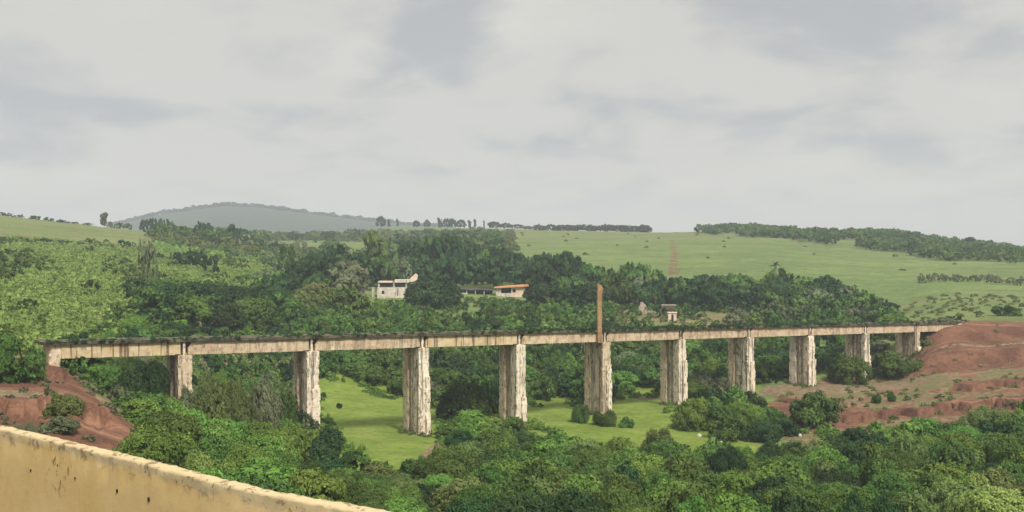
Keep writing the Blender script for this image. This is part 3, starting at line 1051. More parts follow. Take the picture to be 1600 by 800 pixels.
def build_wall():
    P = np.array(WALL_PTS)
    seg = np.r_[0, np.cumsum(np.hypot(*np.diff(P, axis=0).T))]
    u = np.arange(0, seg[-1], 0.03)
    X = np.interp(u, seg, P[:, 0]); Y = np.interp(u, seg, P[:, 1])
    ker = np.ones(45) / 45
    Xs = np.convolve(np.pad(X, 22, 'edge'), ker, 'valid'); Ys = np.convolve(np.pad(Y, 22, 'edge'), ker, 'valid')
    dx = np.gradient(Xs); dy = np.gradient(Ys); l_ = np.hypot(dx, dy)
    nx, ny = dy / l_, -dx / l_
    sg = np.where(nx * (-Xs) + ny * (-Ys) > 0, 1, -1); nx, ny = nx * sg, ny * sg    # normal towards the camera side
    rows = [(0.0, WB - 0.3), (0.0, WT - 0.75), (0.0, WT - 0.5), (0.0, WT - 0.32), (0.0, WT - 0.2), (0.0, WT - 0.12), (0.0, WT - 0.07), (0.0, WT - 0.022), (-0.003, WT - 0.003),
            (-0.05, WT + 0.0), (-0.085, WT + 0.004), (-0.125, WT - 0.004), (-0.14, WT - 0.05), (-0.14, WB - 2.5)]
    V = []; drop = []
    for q in range(len(u)):
        for c_, (o_, z_) in enumerate(rows):
            oo, zz = o_, z_
            if 5 <= c_ <= 11:                           # crumbled coping
                n_ = mnoise.noise(Vector((u[q] * 2.3, c_ * 0.45, 3)))
                n3 = mnoise.noise(Vector((u[q] * 9.0, c_ * 0.9, 8)))
                cell = mnoise.cell(Vector((u[q] * 6.5 + 0.5 * mnoise.noise(Vector((u[q] * 2, 4, 4))), (c_ > 8) * 3.0, 1)))
                zz -= 0.018 * max(0, cell - 0.45)
                oo -= 0.015 * max(0, cell - 0.5) * (1 if c_ < 9 else 0)
                oo -= 0.014 * abs(n_) + 0.014 * abs(n3)
                n5 = mnoise.noise(Vector((u[q] * 17.0, c_ * 1.7, 2)))
                zz += 0.012 * n_ + 0.010 * n3 + 0.010 * n5 - 0.022 * max(0, n_ - 0.05)
            elif c_ < 5:
                oo += 0.004 * mnoise.noise(Vector((u[q] * 1.5, z_ * 2, 0)))
            V.append((Xs[q] + nx[q] * oo, Ys[q] + ny[q] * oo, zz)); drop.append(WT - zz)
    m_ = len(rows)
    Fq = []
    for q in range(len(u) - 1):
        for c_ in range(m_ - 1):
            Fq.append((q * m_ + c_, (q + 1) * m_ + c_, (q + 1) * m_ + c_ + 1, q * m_ + c_ + 1))
    org = np.array([-3.19, 8.51, WB])
    me = mesh_from('parapet_wall', np.array(V) - org, Fq, {'drop': ('FLOAT', np.array(drop))})
    o = link('parapet_wall', me, None, wall_mat())
    o.location = org
    tag(o, 'ochre plastered parapet wall with crumbling pale top edge in front', 'wall', None, 'thing')
    # weep holes and bolt holes
    for (pxx, pyy, rad) in ((183, 767, 0.011), (234, 780, 0.014), (48, 735, 0.009), (117, 747, 0.008)):
        dirx, dirz = (pxx - 800) / F, (400 - pyy) / F
        best = min(range(len(u)), key=lambda q: abs(Xs[q] / Ys[q] - dirx) if Ys[q] > 1 else 9)
        yy = Ys[best]
        bm = bmesh.new()
        c0 = Vector((Xs[best] + nx[best] * 0.006, yy + ny[best] * 0.006, dirz * yy)) - Vector(org)
        nn = Vector((nx[best], ny[best], 0))
        q_ = nn.to_track_quat('Z', 'Y')
        ring = [bm.verts.new(c0 + q_ @ Vector((math.cos(t) * rad * random.uniform(.8, 1.2), math.sin(t) * rad * random.uniform(1.0, 1.7), 0))) for t in np.linspace(0, 6.283, 11)[:-1]]
        inn = [bm.verts.new(v.co - nn * 0.02) for v in ring]
        for t in range(10):
            bm.faces.new((ring[t], ring[(t + 1) % 10], inn[(t + 1) % 10], inn[t]))
        bm.faces.new([bm.verts.new(v.co + nn * 0.001) for v in ring])
        bm_obj('weep_hole', bm, VOID, o)
    return o


build_wall()
# the road behind the parapet, under the camera
bm = bmesh.new()
pts = [(-9.0, 12.85), (-5.1, 9.8), (-1.85, 7.05), (0.4, 5.7), (3.0, 4.4), (7.0, 2.4), (16, -12), (-4, -14), (-22, 6), (-16.2, 18.3)]
a_ = [bm.verts.new((x, y, WB + 0.01)) for x, y in pts]
b_ = [bm.verts.new((x, y, WB - 0.8)) for x, y in pts]
bm.faces.new(a_); bm.faces.new(b_[::-1])
for i in range(len(pts)):
    bm.faces.new((a_[i], a_[(i + 1) % len(pts)], b_[(i + 1) % len(pts)], b_[i]))
tag(bm_obj('road', bm, ROADMAT), kind='structure')

# ------------------------------------------------------------------ houses
def house_root(name, px, d, label, cat, rz=0.0):
    x, y = at(px, d)
    o = link(name, None)
    o.location = (x, y, H(x, y) - 0.2)
    o.rotation_euler = (0, 0, rz)
    tag(o, label, cat)
    return o


def part_boxes(name, mat, parent, boxes, bevel=0.0):
    bm = bmesh.new()
    for b in boxes:
        bm_box(bm, *b)
    return bm_obj(name, bm, mat, parent, bevel)


D1 = 372.0
S_ = D1 / F                        # metres per photo pixel at the house
h1 = house_root('ruined_house', 612, D1, 'roofless ruined white house half hidden behind a round dark tree', 'house', 0.06)
gz = h1.location.z


def zpx(y_, d):
    return (400 - y_) / F * d


b0 = zpx(466, D1) - gz
t0 = zpx(449, D1) - gz
base0 = -1.0
part_boxes('wall', WHITEWASH, h1, [(-5.2, 5.4, 0, 8, base0, t0)])
part_boxes('wall', WHITEWASH, h1, [(-4.9, -4.4, 0.3, 0.8, t0, t0 + 1.7), (0.6, 1.0, 0.3, 0.8, t0, t0 + 1.7), (5.0, 5.4, 0.3, 0.8, t0, t0 + 1.7), (-4.9, 5.4, 6.8, 7.4, t0, t0 + 1.65)])
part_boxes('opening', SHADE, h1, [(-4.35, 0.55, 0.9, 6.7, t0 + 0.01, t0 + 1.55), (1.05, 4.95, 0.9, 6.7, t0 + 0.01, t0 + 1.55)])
part_boxes('roof', PEACH, h1, [(-4.9, 0.2, -0.1, 7.6, t0 + 1.7, t0 + 2.2)])
part_boxes('roof', WHITEWASH, h1, [(1.0, 6.2, -0.1, 7.6, t0 + 1.72, t0 + 2.75)])
bm = bmesh.new()
bm_prism(bm, [(5.6, t0 + 2.4), (8.4, t0 + 4.9), (9.3, t0 + 4.3), (9.0, t0 + 2.6), (7.2, t0 + 1.7)], 4.5, 8.0)
bm_obj('fallen_gable', bm, PEACH, h1)
part_boxes('step_wall', WHITEWASH, h1, [(-5.0, -1.8, -2.4, -0.8, base0, b0 + 1.3)])
part_boxes('window', VOID, h1, [(-3.6, -2.6, -0.012, 0.1, t0 - 2.4, t0 - 1.2), (2.0, 2.25, -0.012, 0.1, t0 - 3.2, t0 - 0.4)])
gp = house_root('gate_pillar', 566, D1, 'pinkish white gate pillar left of the ruined house', 'pillar')
zz = zpx(447, D1) - gp.location.z
part_boxes('shaft', WHITEWASH, gp, [(-0.2, 0.95, -0.5, 0.5, -1, zz)], 0.05)
part_boxes('side_block', PEACH, gp, [(-1.1, -0.2, -0.4, 0.4, -1, zz - 0.9)], 0.05)
gp2 = house_root('gate_pillar', 583, D1, 'slim white gate pillar right beside the wall of the ruined house', 'pillar')
zz = zpx(450, D1) - gp2.location.z
part_boxes('shaft', WHITEWASH, gp2, [(-0.42, 0.42, -0.4, 0.4, -1, zz)], 0.05)
part_boxes('cap', WHITEWASH, gp2, [(-0.55, 0.55, -0.53, 0.53, zz, zz + 0.2)])

D2 = 392.0
h2 = house_root('orange_roofed_house', 798, D2, 'small peach house with a low orange roof among dark trees', 'house', -0.05)
gz = h2.location.z
k2 = D2 / F
wt = zpx(449, D2) - gz
part_boxes('wall', PEACH, h2, [(0.2, 5.6, 0, 6, -1.5, wt), (-3.7, 0.2, 4.0, 6, -1.5, wt)])
part_boxes('porch_wall', WHITEWASH, h2, [(-5.7, -3.7, 0.02, 6, -1.5, wt - 0.5)])
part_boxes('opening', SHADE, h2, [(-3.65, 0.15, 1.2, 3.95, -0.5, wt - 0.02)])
part_boxes('porch_rail', WHITEWASH, h2, [(-3.7, 0.2, 0.1, 0.3, -1.5, wt - 2.2)])
win = part_boxes('window', VOID, h2, [(0.7, 1.9, -0.06, 0.1, wt - 1.9, wt - 0.7)])
part_boxes('frame', WHITEWASH, win, [(0.58, 0.7, -0.1, 0.1, wt - 2.0, wt - 0.6), (1.9, 2.02, -0.1, 0.1, wt - 2.0, wt - 0.6), (0.7, 1.9, -0.1, 0.1, wt - 0.7, wt - 0.6)])
bm = bmesh.new()
bm_prism(bm, [(-6.4, wt - 0.35), (-6.4, wt + 0.05), (5.5, wt + 1.05), (9.4, wt + 1.1), (9.4, wt + 0.75), (5.5, wt + 0.25)], -0.9, 6.6)
rf = bm_obj('roof', bm, ORANGE, h2)
part_boxes('lean_to_wall', BROWNWALL, h2, [(5.65, 8.6, 1.2, 5.6, -1.5, wt + 0.2)])

D3 = 398.0
sh = house_root('long_shed', 742, D3, 'long low dark roofed shed between the two houses', 'shed')
gz = sh.location.z
wt = zpx(452, D3) - gz
bm = bmesh.new()
bm_prism(bm, [(-7.4, wt - 0.1), (-7.2, wt + 0.25), (-1.5, wt + 0.45), (7.2, wt - 0.2), (7.4, wt - 0.5), (0, wt - 0.2)], -0.4, 4.5)
bm_obj('roof', bm, DARKGREY, sh)
for x_ in (-6.8, -3.2, 0.2, 3.6, 6.9):
    part_boxes('post', WHITEWASH, sh, [(x_ - 0.12, x_ + 0.12, -0.1, 0.14, -1, wt - 0.45)])
part_boxes('back_wall', BROWNWALL, sh, [(-7.0, 7.0, 4.0, 4.3, -1, wt - 0.45)])
part_boxes('low_wall', WHITEWASH, sh, [(-7.6, -2.8, -0.7, -0.4, -1, wt - 1.35)])

D4 = 336.0
rw = house_root('ruined_wall', 1046, D4, 'dark brown ruined masonry wall on the bank behind the viaduct', 'wall')
rw['kind'] = 'thing'
gz = rw.location.z
bm = rough_box(-3.4, 3.4, -0.4, 0.4, -1.0, zpx(477, D4) - gz, 0.4, 0.2, 41, chip=0.4)
bm_obj('masonry', bm, BROWNWALL, rw)
part_boxes('coping', PALESTONE, rw, [(-2.6, 2.2, -0.45, 0.45, zpx(477, D4) - gz, zpx(477, D4) - gz + 0.22)])
rb = house_root('rubble_wall', 1006, D4 + 6, 'broken pale pink rubble wall stepping down beside the brown ruin', 'wall')
rb['kind'] = 'thing'
gz = rb.location.z
bm = bmesh.new()
t_ = zpx(470, D4 + 6) - gz
bm_prism(bm, [(-1.7, -1), (4.4, -1), (4.4, t_ - 3.6), (2.6, t_ - 3.3), (1.0, t_ - 2.4), (0.6, t_ - 1.2), (0.1, t_ - 1.0), (-0.3, t_ - 0.4), (-1.1, t_ - 0.5), (-1.2, t_ - 1.6), (-1.7, t_ - 1.9)], -0.3, 0.3)
bm_obj('masonry', bm, RUBBLE, rb)
hb = house_root('small_hut', 1050, 322, 'small white block hut standing on the bank above the sixth pier', 'hut')
gz = hb.location.z
t_ = zpx(489, 322) - gz
part_boxes('wall', PEACH, hb, [(-1.3, 1.3, -0.9, 0.9, -1, t_)], 0.04)
part_boxes('roof', PEACH, hb, [(-1.5, 1.5, -1.1, 1.1, t_ + 0.002, t_ + 0.28)], 0.04)
part_boxes('door', VOID, hb, [(-0.35, 0.35, -0.95, -0.8, -0.4, t_ - 0.4)])

# ------------------------------------------------------------------ boulders
def boulder(px, d, w_, h_, label, seed):
    x, y = at(px, d)
    bm = bmesh.new()
    bmesh.ops.create_icosphere(bm, subdivisions=2, radius=1.0)
    for v in bm.verts:
        v.co *= 1 + 0.35 * mnoise.noise(v.co * 1.3 + Vector((seed, 0, 0)))
        v.co = Vector((v.co.x * w_, v.co.y * w_ * 0.7, v.co.z * h_))
    o = bm_obj('boulder', bm, PALESTONE)
    o.location = (x, y, H(x, y) + h_ * 0.45)
    o.rotation_euler = (0, 0, seed)
    tag(o, label, 'boulder', 'pale boulders on the valley floor')


boulder(1093, 176, 0.55, 0.36, 'white rounded boulder alone on the grass right of the sixth pier', 1.0)
boulder(1129, 169, 0.6, 0.34, 'yellowish pale boulder on the grass at the edge of the bushes', 2.0)
boulder(1250, 174, 0.32, 0.42, 'small upright white stone beside the round bush on the red earth', 3.0)
boulder(1281, 162, 0.4, 0.7, 'upright whitish stone at the grass end below the round bush', 4.0)
boulder(1460, 172, 1.25, 0.22, 'long flat pale slab lying at the edge of the right thicket', 5.0)

# ------------------------------------------------------------------ trees
ORD = ['first', 'second', 'third', 'fourth', 'fifth', 'sixth', 'seventh', 'eighth', 'ninth', 'tenth']
PIERPX = [280, 479, 649, 800, 933, 1051, 1158, 1253, 1341, 1418]
RECS = []


def rec(zone, name, style, x, y, h, rad, tone, cat):
    RECS.append(dict(zone=zone, name=name, style=style, x=x, y=y, h=h, r=rad, tone=tone, cat=cat, px=800 + F * x / y, d=y))


def tone_pick(r, weights):
    return r.choices(list(weights), list(weights.values()))[0]


rt = random.Random(21)
# -- foreground thicket: back edge follows the meadow
FORE = [(222, 94), (222, 112), (228, 134), (262, 142), (300, 146), (400, 160), (470, 168), (490, 160), (512, 148), (545, 138), (600, 132), (652, 134), (690, 147),
        (735, 165), (800, 170), (842, 164), (890, 154), (1000, 150), (1100, 152), (1200, 150), (1250, 149), (1300, 154), (1400, 163), (1480, 164), (1560, 170), (1700, 176), (1700, 92), (800, 90), (300, 90)]
for x, y in scatter(FORE, 4.7, 3):
    px = 800 + F * x / y
    if px > 1430 and y < 112 + (1600 - px) * -0.02:
        tone = tone_pick(rt, {'olive': 5, 'lime': 2, 'mid': 1})
    elif px < 480 and y < 140:
        tone = tone_pick(rt, {'bright': 8, 'lime': 0.3, 'mid': 2})
    elif px < 480:
        tone = tone_pick(rt, {'grey': 1, 'olive': 1.5, 'mid': 5, 'bright': 3})
    else:
        tone = tone_pick(rt, {'bright': 3.5, 'mid': 6, 'dark': 2.5, 'olive': 1})
    h = rt.uniform(3.6, 5.6); rad = rt.uniform(2.7, 4.0)
    edge = 1.0
    if px < 300: h *= 0.9
    if 500 < px < 700: h *= 0.62; rad *= 0.9
    if y > 140: h *= 0.86
    if 480 < px < 545 and y > 125: tone = 'dark'
    rec('fore', 'broadleaf_tree', rt.choice(['round', 'round', 'round', 'bush', 'wild', 'wild']), x, y, h, rad, tone, 'tree')
# -- mound of bushes right of the sixth pier
for px, d, yt, rp in ((1085, 184, 620, 30), (1110, 196, 604, 30), (1145, 198, 603, 32), (1180, 196, 612, 30), (1120, 184, 620, 36), (1165, 184, 628, 34), (1205, 184, 636, 32), (1140, 173, 648, 34), (1190, 172, 655, 34), (1228, 176, 655, 26)):
    x, y = at(px, d); h = zpx(yt, d) - H(x, y)
    rec('mound', 'leafy_shrub', rt.choice(['bush', 'wild']), x, y, max(2.4, h), rp / F * d, rt.choice(['mid', 'bright', 'mid', 'dark']), 'shrub')
# -- slope behind the viaduct
BEHIND = [(470, 226), (560, 228), (650, 214), (705, 196), (760, 200), (800, 210), (900, 212), (975, 226), (1040, 228), (1075, 214), (1120, 222), (1180, 236), (1290, 246), (1360, 262), (1400, 275), (1390, 300), (1180, 292), (940, 296), (700, 300), (470, 300)]
for x, y in scatter(BEHIND, 5.1, 5):
    h = rt.uniform(3.6, 5.6); rad = rt.uniform(3.0, 4.4)
    rec('behind', 'leafy_shrub', rt.choice(['bush', 'wild', 'wild', 'round', 'round']), x, y, h, rad, tone_pick(rt, {'mid': 6, 'dark': 3, 'bright': 2, 'grey': 0.6}), 'shrub')
for px, d, yt, rp, tn in ((725, 192, 590, 34, 'mid'), (705, 188, 612, 26, 'dark'), (755, 196, 585, 34, 'mid'), (738, 178, 640, 36, 'bright'), (715, 170, 668, 30, 'mid'), (770, 176, 650, 30, 'bright'), (800, 171, 662, 26, 'mid')):
    x, y = at(px, d)
    rec('behind', 'leafy_shrub', 'bush', x, y, max(2.2, zpx(yt, d) - H(x, y)), rp / F * d, tn, 'shrub')
for px, d, yt, rp, tn in ((1375, 262, 532, 24, 'grey'), (1402, 268, 528, 24, 'mid'), (1430, 266, 524, 18, 'dark'), (1450, 262, 514, 30, 'dark'), (1474, 268, 508, 26, 'grey'), (1494, 270, 506, 16, 'dark'), (1436, 256, 535, 22, 'mid'), (1340, 262, 536, 24, 'mid'), (1440, 258, 540, 12, 'grey'), (1310, 258, 545, 24, 'dark'), (1290, 250, 552, 20, 'mid'), (1225, 240, 556, 22, 'mid'), (1200, 236, 568, 20, 'mid')):
    x, y = at(px, d)
    rec('behind', 'leafy_shrub', 'wild', x, y, max(1.8, zpx(yt, d) - H(x, y)), rp / F * d, tn, 'shrub')
# -- left bank between the abutment and the second pier
SLOPEFILL = [(215, 192), (300, 216), (400, 233), (470, 228), (475, 300), (400, 262), (330, 240), (195, 236)]
for x, y in scatter(SLOPEFILL, 5.0, 12):
    rec('leftbank', 'leafy_shrub', 'bush', x, y, rt.uniform(3.0, 4.6), rt.uniform(2.8, 4.0), tone_pick(rt, {'mid': 5, 'dark': 2, 'bright': 2}), 'shrub')
LEFTB = [(130, 146), (150, 150), (240, 160), (330, 172), (440, 178), (480, 190), (470, 226), (400, 232), (300, 215), (200, 190), (110, 158)]
for x, y in scatter(LEFTB, 4.3, 8):
    rec('leftbank', 'leafy_shrub', 'wild', x, y, rt.uniform(3.0, 4.8), rt.uniform(2.2, 3.3), tone_pick(rt, {'mid': 4, 'olive': 2, 'grey': 1.5, 'bright': 2, 'dark': 2}), 'shrub')
for px, d, yt, rp, tn in ((330, 139, 588, 36, 'olive'), (300, 141, 606, 26, 'grey'), (370, 143, 592, 34, 'olive'), (262, 136, 616, 26, 'olive'), (415, 150, 596, 32, 'grey'), (446, 155, 612, 26, 'mid'),
                          (474, 156, 640, 22, 'dark'), (488, 150, 655, 20, 'grey'), (230, 134, 610, 26, 'mid'), (205, 140, 575, 26, 'dark'), (240, 148, 565, 24, 'dark'), (178, 143, 570, 26, 'mid'), (150, 144, 560, 24, 'bright'), (185, 132, 600, 20, 'grey'), (215, 128, 636, 24, 'mid')):
    x, y = at(px, d)
    rec('leftbank', 'leafy_shrub', 'bush', x, y, max(1.8, zpx(yt, d) - H(x, y)), rp / F * d, tn, 'shrub')
# -- the woods round the houses
CPX = [180, 200, 230, 300, 340, 400, 440, 480, 520, 545, 575, 590, 612, 640, 660, 700, 740, 790, 820, 850, 890, 920, 960, 985, 1015, 1050, 1100, 1140, 1210, 1250, 1290, 1340, 1390, 1420]
CY_ = [448, 440, 432, 440, 450, 440, 422, 405, 386, 396, 372, 364, 380, 384, 376, 366, 384, 388, 404, 395, 392, 412, 424, 411, 416, 430, 430, 428, 420, 430, 431, 454, 484, 497]
WOODS = [
    ([(195, 236), (330, 240), (400, 262), (470, 290), (560, 300), (560, 340), (470, 340), (380, 330), (300, 320), (200, 300)], 8.5, {'dark': 5, 'mid': 4, 'olive': 1.5}),
    ([(470, 345), (545, 345), (560, 400), (640, 412), (640, 470), (500, 470), (470, 430)], 8.0, {'dark': 9, 'mid': 3, 'grey': 1}),
    ([(640, 425), (700, 415), (845, 412), (850, 500), (700, 540), (640, 500)], 8.5, {'dark': 9, 'mid': 2}),
    ([(838, 345), (900, 345), (960, 360), (980, 420), (900, 430), (838, 400)], 8.0, {'dark': 9, 'mid': 1}),
    ([(960, 360), (1100, 352), (1390, 330), (1400, 380), (1300, 420), (1100, 425), (970, 410)], 7.0, {'dark': 7, 'mid': 4, 'grey': 1.2, 'bright': 0.4}),
    ([(470, 300), (560, 305), (640, 306), (650, 350), (560, 356), (470, 345)], 6.5, {'bright': 5, 'mid': 4}),
    ([(760, 302), (940, 302), (960, 345), (840, 345), (765, 352)], 6.5, {'mid': 5, 'bright': 2, 'dark': 2}),
    ([(1150, 300), (1390, 300), (1385, 330), (1160, 345)], 6.5, {'mid': 4, 'dark': 2, 'grey': 2, 'bright': 1}),
]
for wi, (poly, spc, wts) in enumerate(WOODS):
    for x, y in scatter(poly, spc, 40 + wi):
        px = 800 + F * x / y
        lim = (400 - np.interp(px, CPX, CY_)) / F * y - H(x, y)
        want = rt.uniform(7.5, 13) if wi in (1, 2, 3) else rt.uniform(5.5, 9.5)
        if wi >= 5: want = rt.uniform(3.6, 5.6)
        if 545 < px < 650 and 305 < y < 366: lim = (400 - 468) / F * y - H(x, y)
        if 765 < px < 845 and 305 < y < 388: lim = (400 - 463) / F * y - H(x, y)
        h = min(want, lim + rt.uniform(-1.2, 0.4))
        if wi in (2,) and y > 455: h = min(lim, 20) * rt.uniform(0.9, 1.02)
        if h < 2.5:
            h = rt.uniform(2.5, 3.4) if not (540 < px < 850 and y < 390) else max(1.2, h)
        rad = np.clip(h * rt.uniform(0.62, 0.85), 3.0, 7.5)
        low_ = wi >= 5
        rec('wood', 'leafy_shrub' if low_ else 'broadleaf_tree', 'bush' if low_ else 'round', x, y, h, float(rad), tone_pick(rt, wts), 'shrub' if low_ else 'tree')
# hand-placed crowns that make the wood's outline
for px, d, yt, rp, tn, st in ((520, 420, 384, 22, 'dark', 'round'), (498, 425, 392, 18, 'dark', 'round'), (548, 425, 398, 20, 'dark', 'round'), (592, 455, 362, 24, 'olive', 'tall'), (632, 460, 380, 20, 'grey', 'tall'),
                              (668, 470, 372, 22, 'mid', 'tall'), (700, 480, 366, 24, 'mid', 'round'), (742, 470, 384, 26, 'dark', 'round'), (785, 450, 388, 32, 'dark', 'round'), (810, 440, 396, 22, 'dark', 'round'),
                              (850, 410, 396, 26, 'dark', 'round'), (886, 405, 393, 32, 'dark', 'round'), (920, 395, 412, 24, 'mid', 'round'), (985, 400, 411, 28, 'mid', 'round'), (1018, 400, 416, 22, 'mid', 'round'),
                              (1290, 380, 430, 26, 'dark', 'round'), (1210, 385, 421, 20, 'mid', 'round'), (1142, 390, 428, 26, 'mid', 'round'), (1100, 392, 430, 22, 'dark', 'round'), (1340, 372, 446, 18, 'mid', 'round'),
                              (448, 420, 384, 14, 'mid', 'tall'), (230, 300, 376, 16, 'grey', 'tall')):
    x, y = at(px, d)
    rec('crest', 'broadleaf_tree', st, x, y, zpx(yt, d) - H(x, y), rp / F * d, tn, 'tree')
for px, d, yt, rp, tn in ((1030, 330, 476, 12, 'dark'), (1066, 331, 474, 14, 'mid'), (1084, 330, 480, 14, 'dark'), (1018, 334, 474, 12, 'mid'), (990, 332, 480, 13, 'mid'), (1046, 329, 484, 8, 'mid')):
    x, y = at(px, d)
    rec('wood', 'leafy_shrub', 'wild', x, y, max(1.2, zpx(yt, d) - H(x, y)), rp / F * d, tn, 'shrub')
# -- scattered trees farther back
BACK = [(240, 560), (420, 560), (470, 620), (600, 560), (780, 580), (770, 900), (560, 1050), (380, 1000), (260, 760)]
PASTURE = [(395, 660), (600, 600), (600, 860), (440, 900)]
for x, y in scatter(BACK, 17, 61):
    px = 800 + F * x / y
    if inpoly(np.array([px]), np.array([y]), PASTURE)[0]:
        continue
    rec('back', 'broadleaf_tree', rt.choice(['round', 'round', 'bush']), x, y, rt.uniform(5, 9), rt.uniform(5, 8.5), tone_pick(rt, {'mid': 4, 'olive': 3, 'grey': 2, 'dark': 2}), 'tree')
for px, d, yt, rp, tn, st in ((232, 690, 342, 9, 'dark', 'round'), (224, 690, 343, 7, 'dark', 'tall'), (257, 700, 342, 10, 'dark', 'round'), (240, 690, 341, 6, 'dark', 'tall'), (268, 700, 346, 6, 'dark', 'tall'),
                              (312, 640, 347, 10, 'dark', 'round'), (326, 640, 349, 9, 'dark', 'round'), (365, 640, 351, 14, 'dark', 'round'), (350, 640, 358, 12, 'mid', 'round'), (380, 640, 358, 10, 'dark', 'round'),
                              (200, 680, 349, 8, 'mid', 'round'), (186, 680, 348, 8, 'mid', 'tall'), (172, 670, 346, 5, 'grey', 'tall'), (490, 900, 362, 8, 'grey', 'tall'), (470, 900, 366, 6, 'dark', 'round'),
                              (492, 800, 377, 4, 'dark', 'round'), (70, 455, 376, 18, 'dark', 'bush'), (100, 455, 377, 14, 'dark', 'bush'), (126, 450, 380, 12, 'grey', 'bush'), (155, 450, 381, 8, 'mid', 'bush'), (195, 460, 375, 11, 'dark', 'bush'), (172, 450, 380, 10, 'bright', 'bush'),
                              (305, 390, 392, 30, 'dark', 'round'), (285, 400, 394, 16, 'dark', 'round'), (330, 370, 400, 16, 'dark', 'round')):
    x, y = at(px, d)
    rec('back', 'broadleaf_tree', st, x, y, max(2.5, zpx(yt, d) - H(x, y)), rp / F * d, tn, 'tree')

# limits: the ones that show largest stay individuals, the rest join one mass each
TREES = sorted([q for q in RECS if q['cat'] == 'tree'], key=lambda q: -q['r'] * (1.4 if q['zone'] in ('crest', 'back') else 1) / q['d'])
SHRUBS = sorted([q for q in RECS if q['cat'] == 'shrub'], key=lambda q: -q['r'] / q['d'])
NT_, NS_ = 262, 285
rest_t, rest_s = TREES[NT_:], SHRUBS[NS_:]
keep = TREES[:NT_] + SHRUBS[:NS_]
print('trees', len(TREES), 'shrubs', len(SHRUBS))

TONE_WORD = {'bright': 'bright green', 'mid': 'mid green', 'dark': 'dark green', 'olive': 'olive green', 'grey': 'greyish green', 'lime': 'yellow green'}


def near_pier(px):
    i = min(range(10), key=lambda j: abs(PIERPX[j] - px))
    return ORD[i]


def place_phrase(q):
    px, d, z = q['px'], q['d'], q['zone']
    p = near_pier(px)
    if z == 'fore':
        row = 'low in the valley before' if d < 108 else ('in the middle of the thicket before' if d < 128 else 'at the far side of the thicket before')
        if px > 1450:
            return row.replace(' before', '') + ' below the right red bank'
        if px < 225:
            return row.replace(' before', '') + ' beside the left red bank'
        return f'{row} the {p} pier'
    if z == 'mound':
        return f'in the mound of bushes before the {p} pier'
    if z == 'behind':
        row = 'just behind' if d < 235 else ('up the slope behind' if d < 262 else 'high on the slope behind')
        return f'{row} the {p} pier'
    if z == 'leftbank':
        if d < 157:
            return f'on the bank before the {p} pier' if px > 235 else 'on the bank under the first span'
        return f'behind the {p} pier on the left bank' if px > 235 else 'behind the first span on the left bank'
    if z in ('wood', 'crest'):
        if px < 400: s_ = 'in the hollow on the left scrub slope'
        elif px < 560: s_ = 'in the wood left of the ruined house'
        elif px < 645: s_ = 'above the ruined house' if d > 380 else 'below the ruined house'
        elif px < 770: s_ = 'behind the long shed' if d > 380 else 'below the long shed'
        elif px < 840: s_ = 'behind the orange roofed house' if d > 392 else 'below the orange roofed house'
        elif px < 925: s_ = 'right of the orange roofed house'
        elif px < 1075: s_ = 'near the brown ruined wall'
        elif px < 1230: s_ = f'in the tree belt above the seventh pier'
        else: s_ = f'in the tree belt above the {p} pier'
        if z == 'crest': s_ = s_ + ', on its skyline'
        return s_
    if px < 215: return 'on the dry left hillside'
    if px < 420: return 'on the rise before the blue hill'
    if px < 600: return 'around the pale pasture'
    return 'far behind the wood of the houses'


SHAPE = {'round': 'rounded', 'bush': 'spreading', 'tall': 'tall slender', 'flat': 'flat topped', 'wild': 'ragged'}
bins = {}
for q in keep:
    kind = 'tree' if q['cat'] == 'tree' else 'shrub'
    key = (f"{SHAPE[q['style']]} {TONE_WORD[q['tone']]} {kind}", place_phrase(q))
    bins.setdefault(key, []).append(q)
ZGROUP = {'fore': 'trees of the thicket before the viaduct', 'mound': 'shrubs of the mound by the seventh pier', 'behind': 'shrubs on the slope behind the viaduct',
          'leftbank': 'shrubs on the left bank', 'wood': 'trees of the wood round the houses', 'crest': 'trees of the wood round the houses', 'back': 'trees on the far slopes'}
for (a_, pl), qs in bins.items():
    qs.sort(key=lambda q: -q['h'])
    n = len(qs)
    for i, q in enumerate(qs):
        if n == 1: lab = f'{a_} {pl}'
        elif n == 2: lab = f'{a_} {pl}, {("taller", "shorter")[i]} of two'
        elif n == 3: lab = f'{a_} {pl}, {("tallest", "middle sized", "shortest")[i]} of three'
        else: lab = f'{a_} {pl}'
        wds = lab.split()
        if len(wds) > 16: lab = ' '.join(wds[:16])
        grp = ZGROUP[q['zone']] if q['cat'] == 'tree' or q['zone'] != 'wood' else 'shrubs below the houses'
        plant(q['name'], q['style'], q['x'], q['y'], q['h'], q['r'], q['tone'], lab, q['cat'], grp,
              parts=(q['cat'] == 'tree' and q['d'] < 360), d=q['d'], wide=rt.uniform(0.9, 1.15))

for tn_ in ('bright', 'mid', 'dark', 'olive', 'grey'):
    sel = [(q['x'], q['y'], q['h'], q['r']) for q in rest_t if q['tone'] == tn_]
    if sel:
        mass('far_woodland', sel, tn_, f'{TONE_WORD[tn_]} trees filling the dense wood round the houses', 'woodland', 'round')
    sel = [(q['x'], q['y'], q['h'], q['r']) for q in rest_s if q['tone'] == tn_]
    if sel:
        mass('slope_undergrowth', sel, tn_, f'{TONE_WORD[tn_]} undergrowth filling the slope behind the viaduct', 'undergrowth', 'small')

# single plants the photo singles out
def single(name, st, px, d, yt, rp, tone, label, cat, parts=False, **kw):
    x, y = at(px, d)
    return plant(name, st, x, y, max(1.2, zpx(yt, d) - H(x, y)), rp / F * d, tone, label, cat, None, parts=parts, d=kw.pop('lodd', d), **kw)


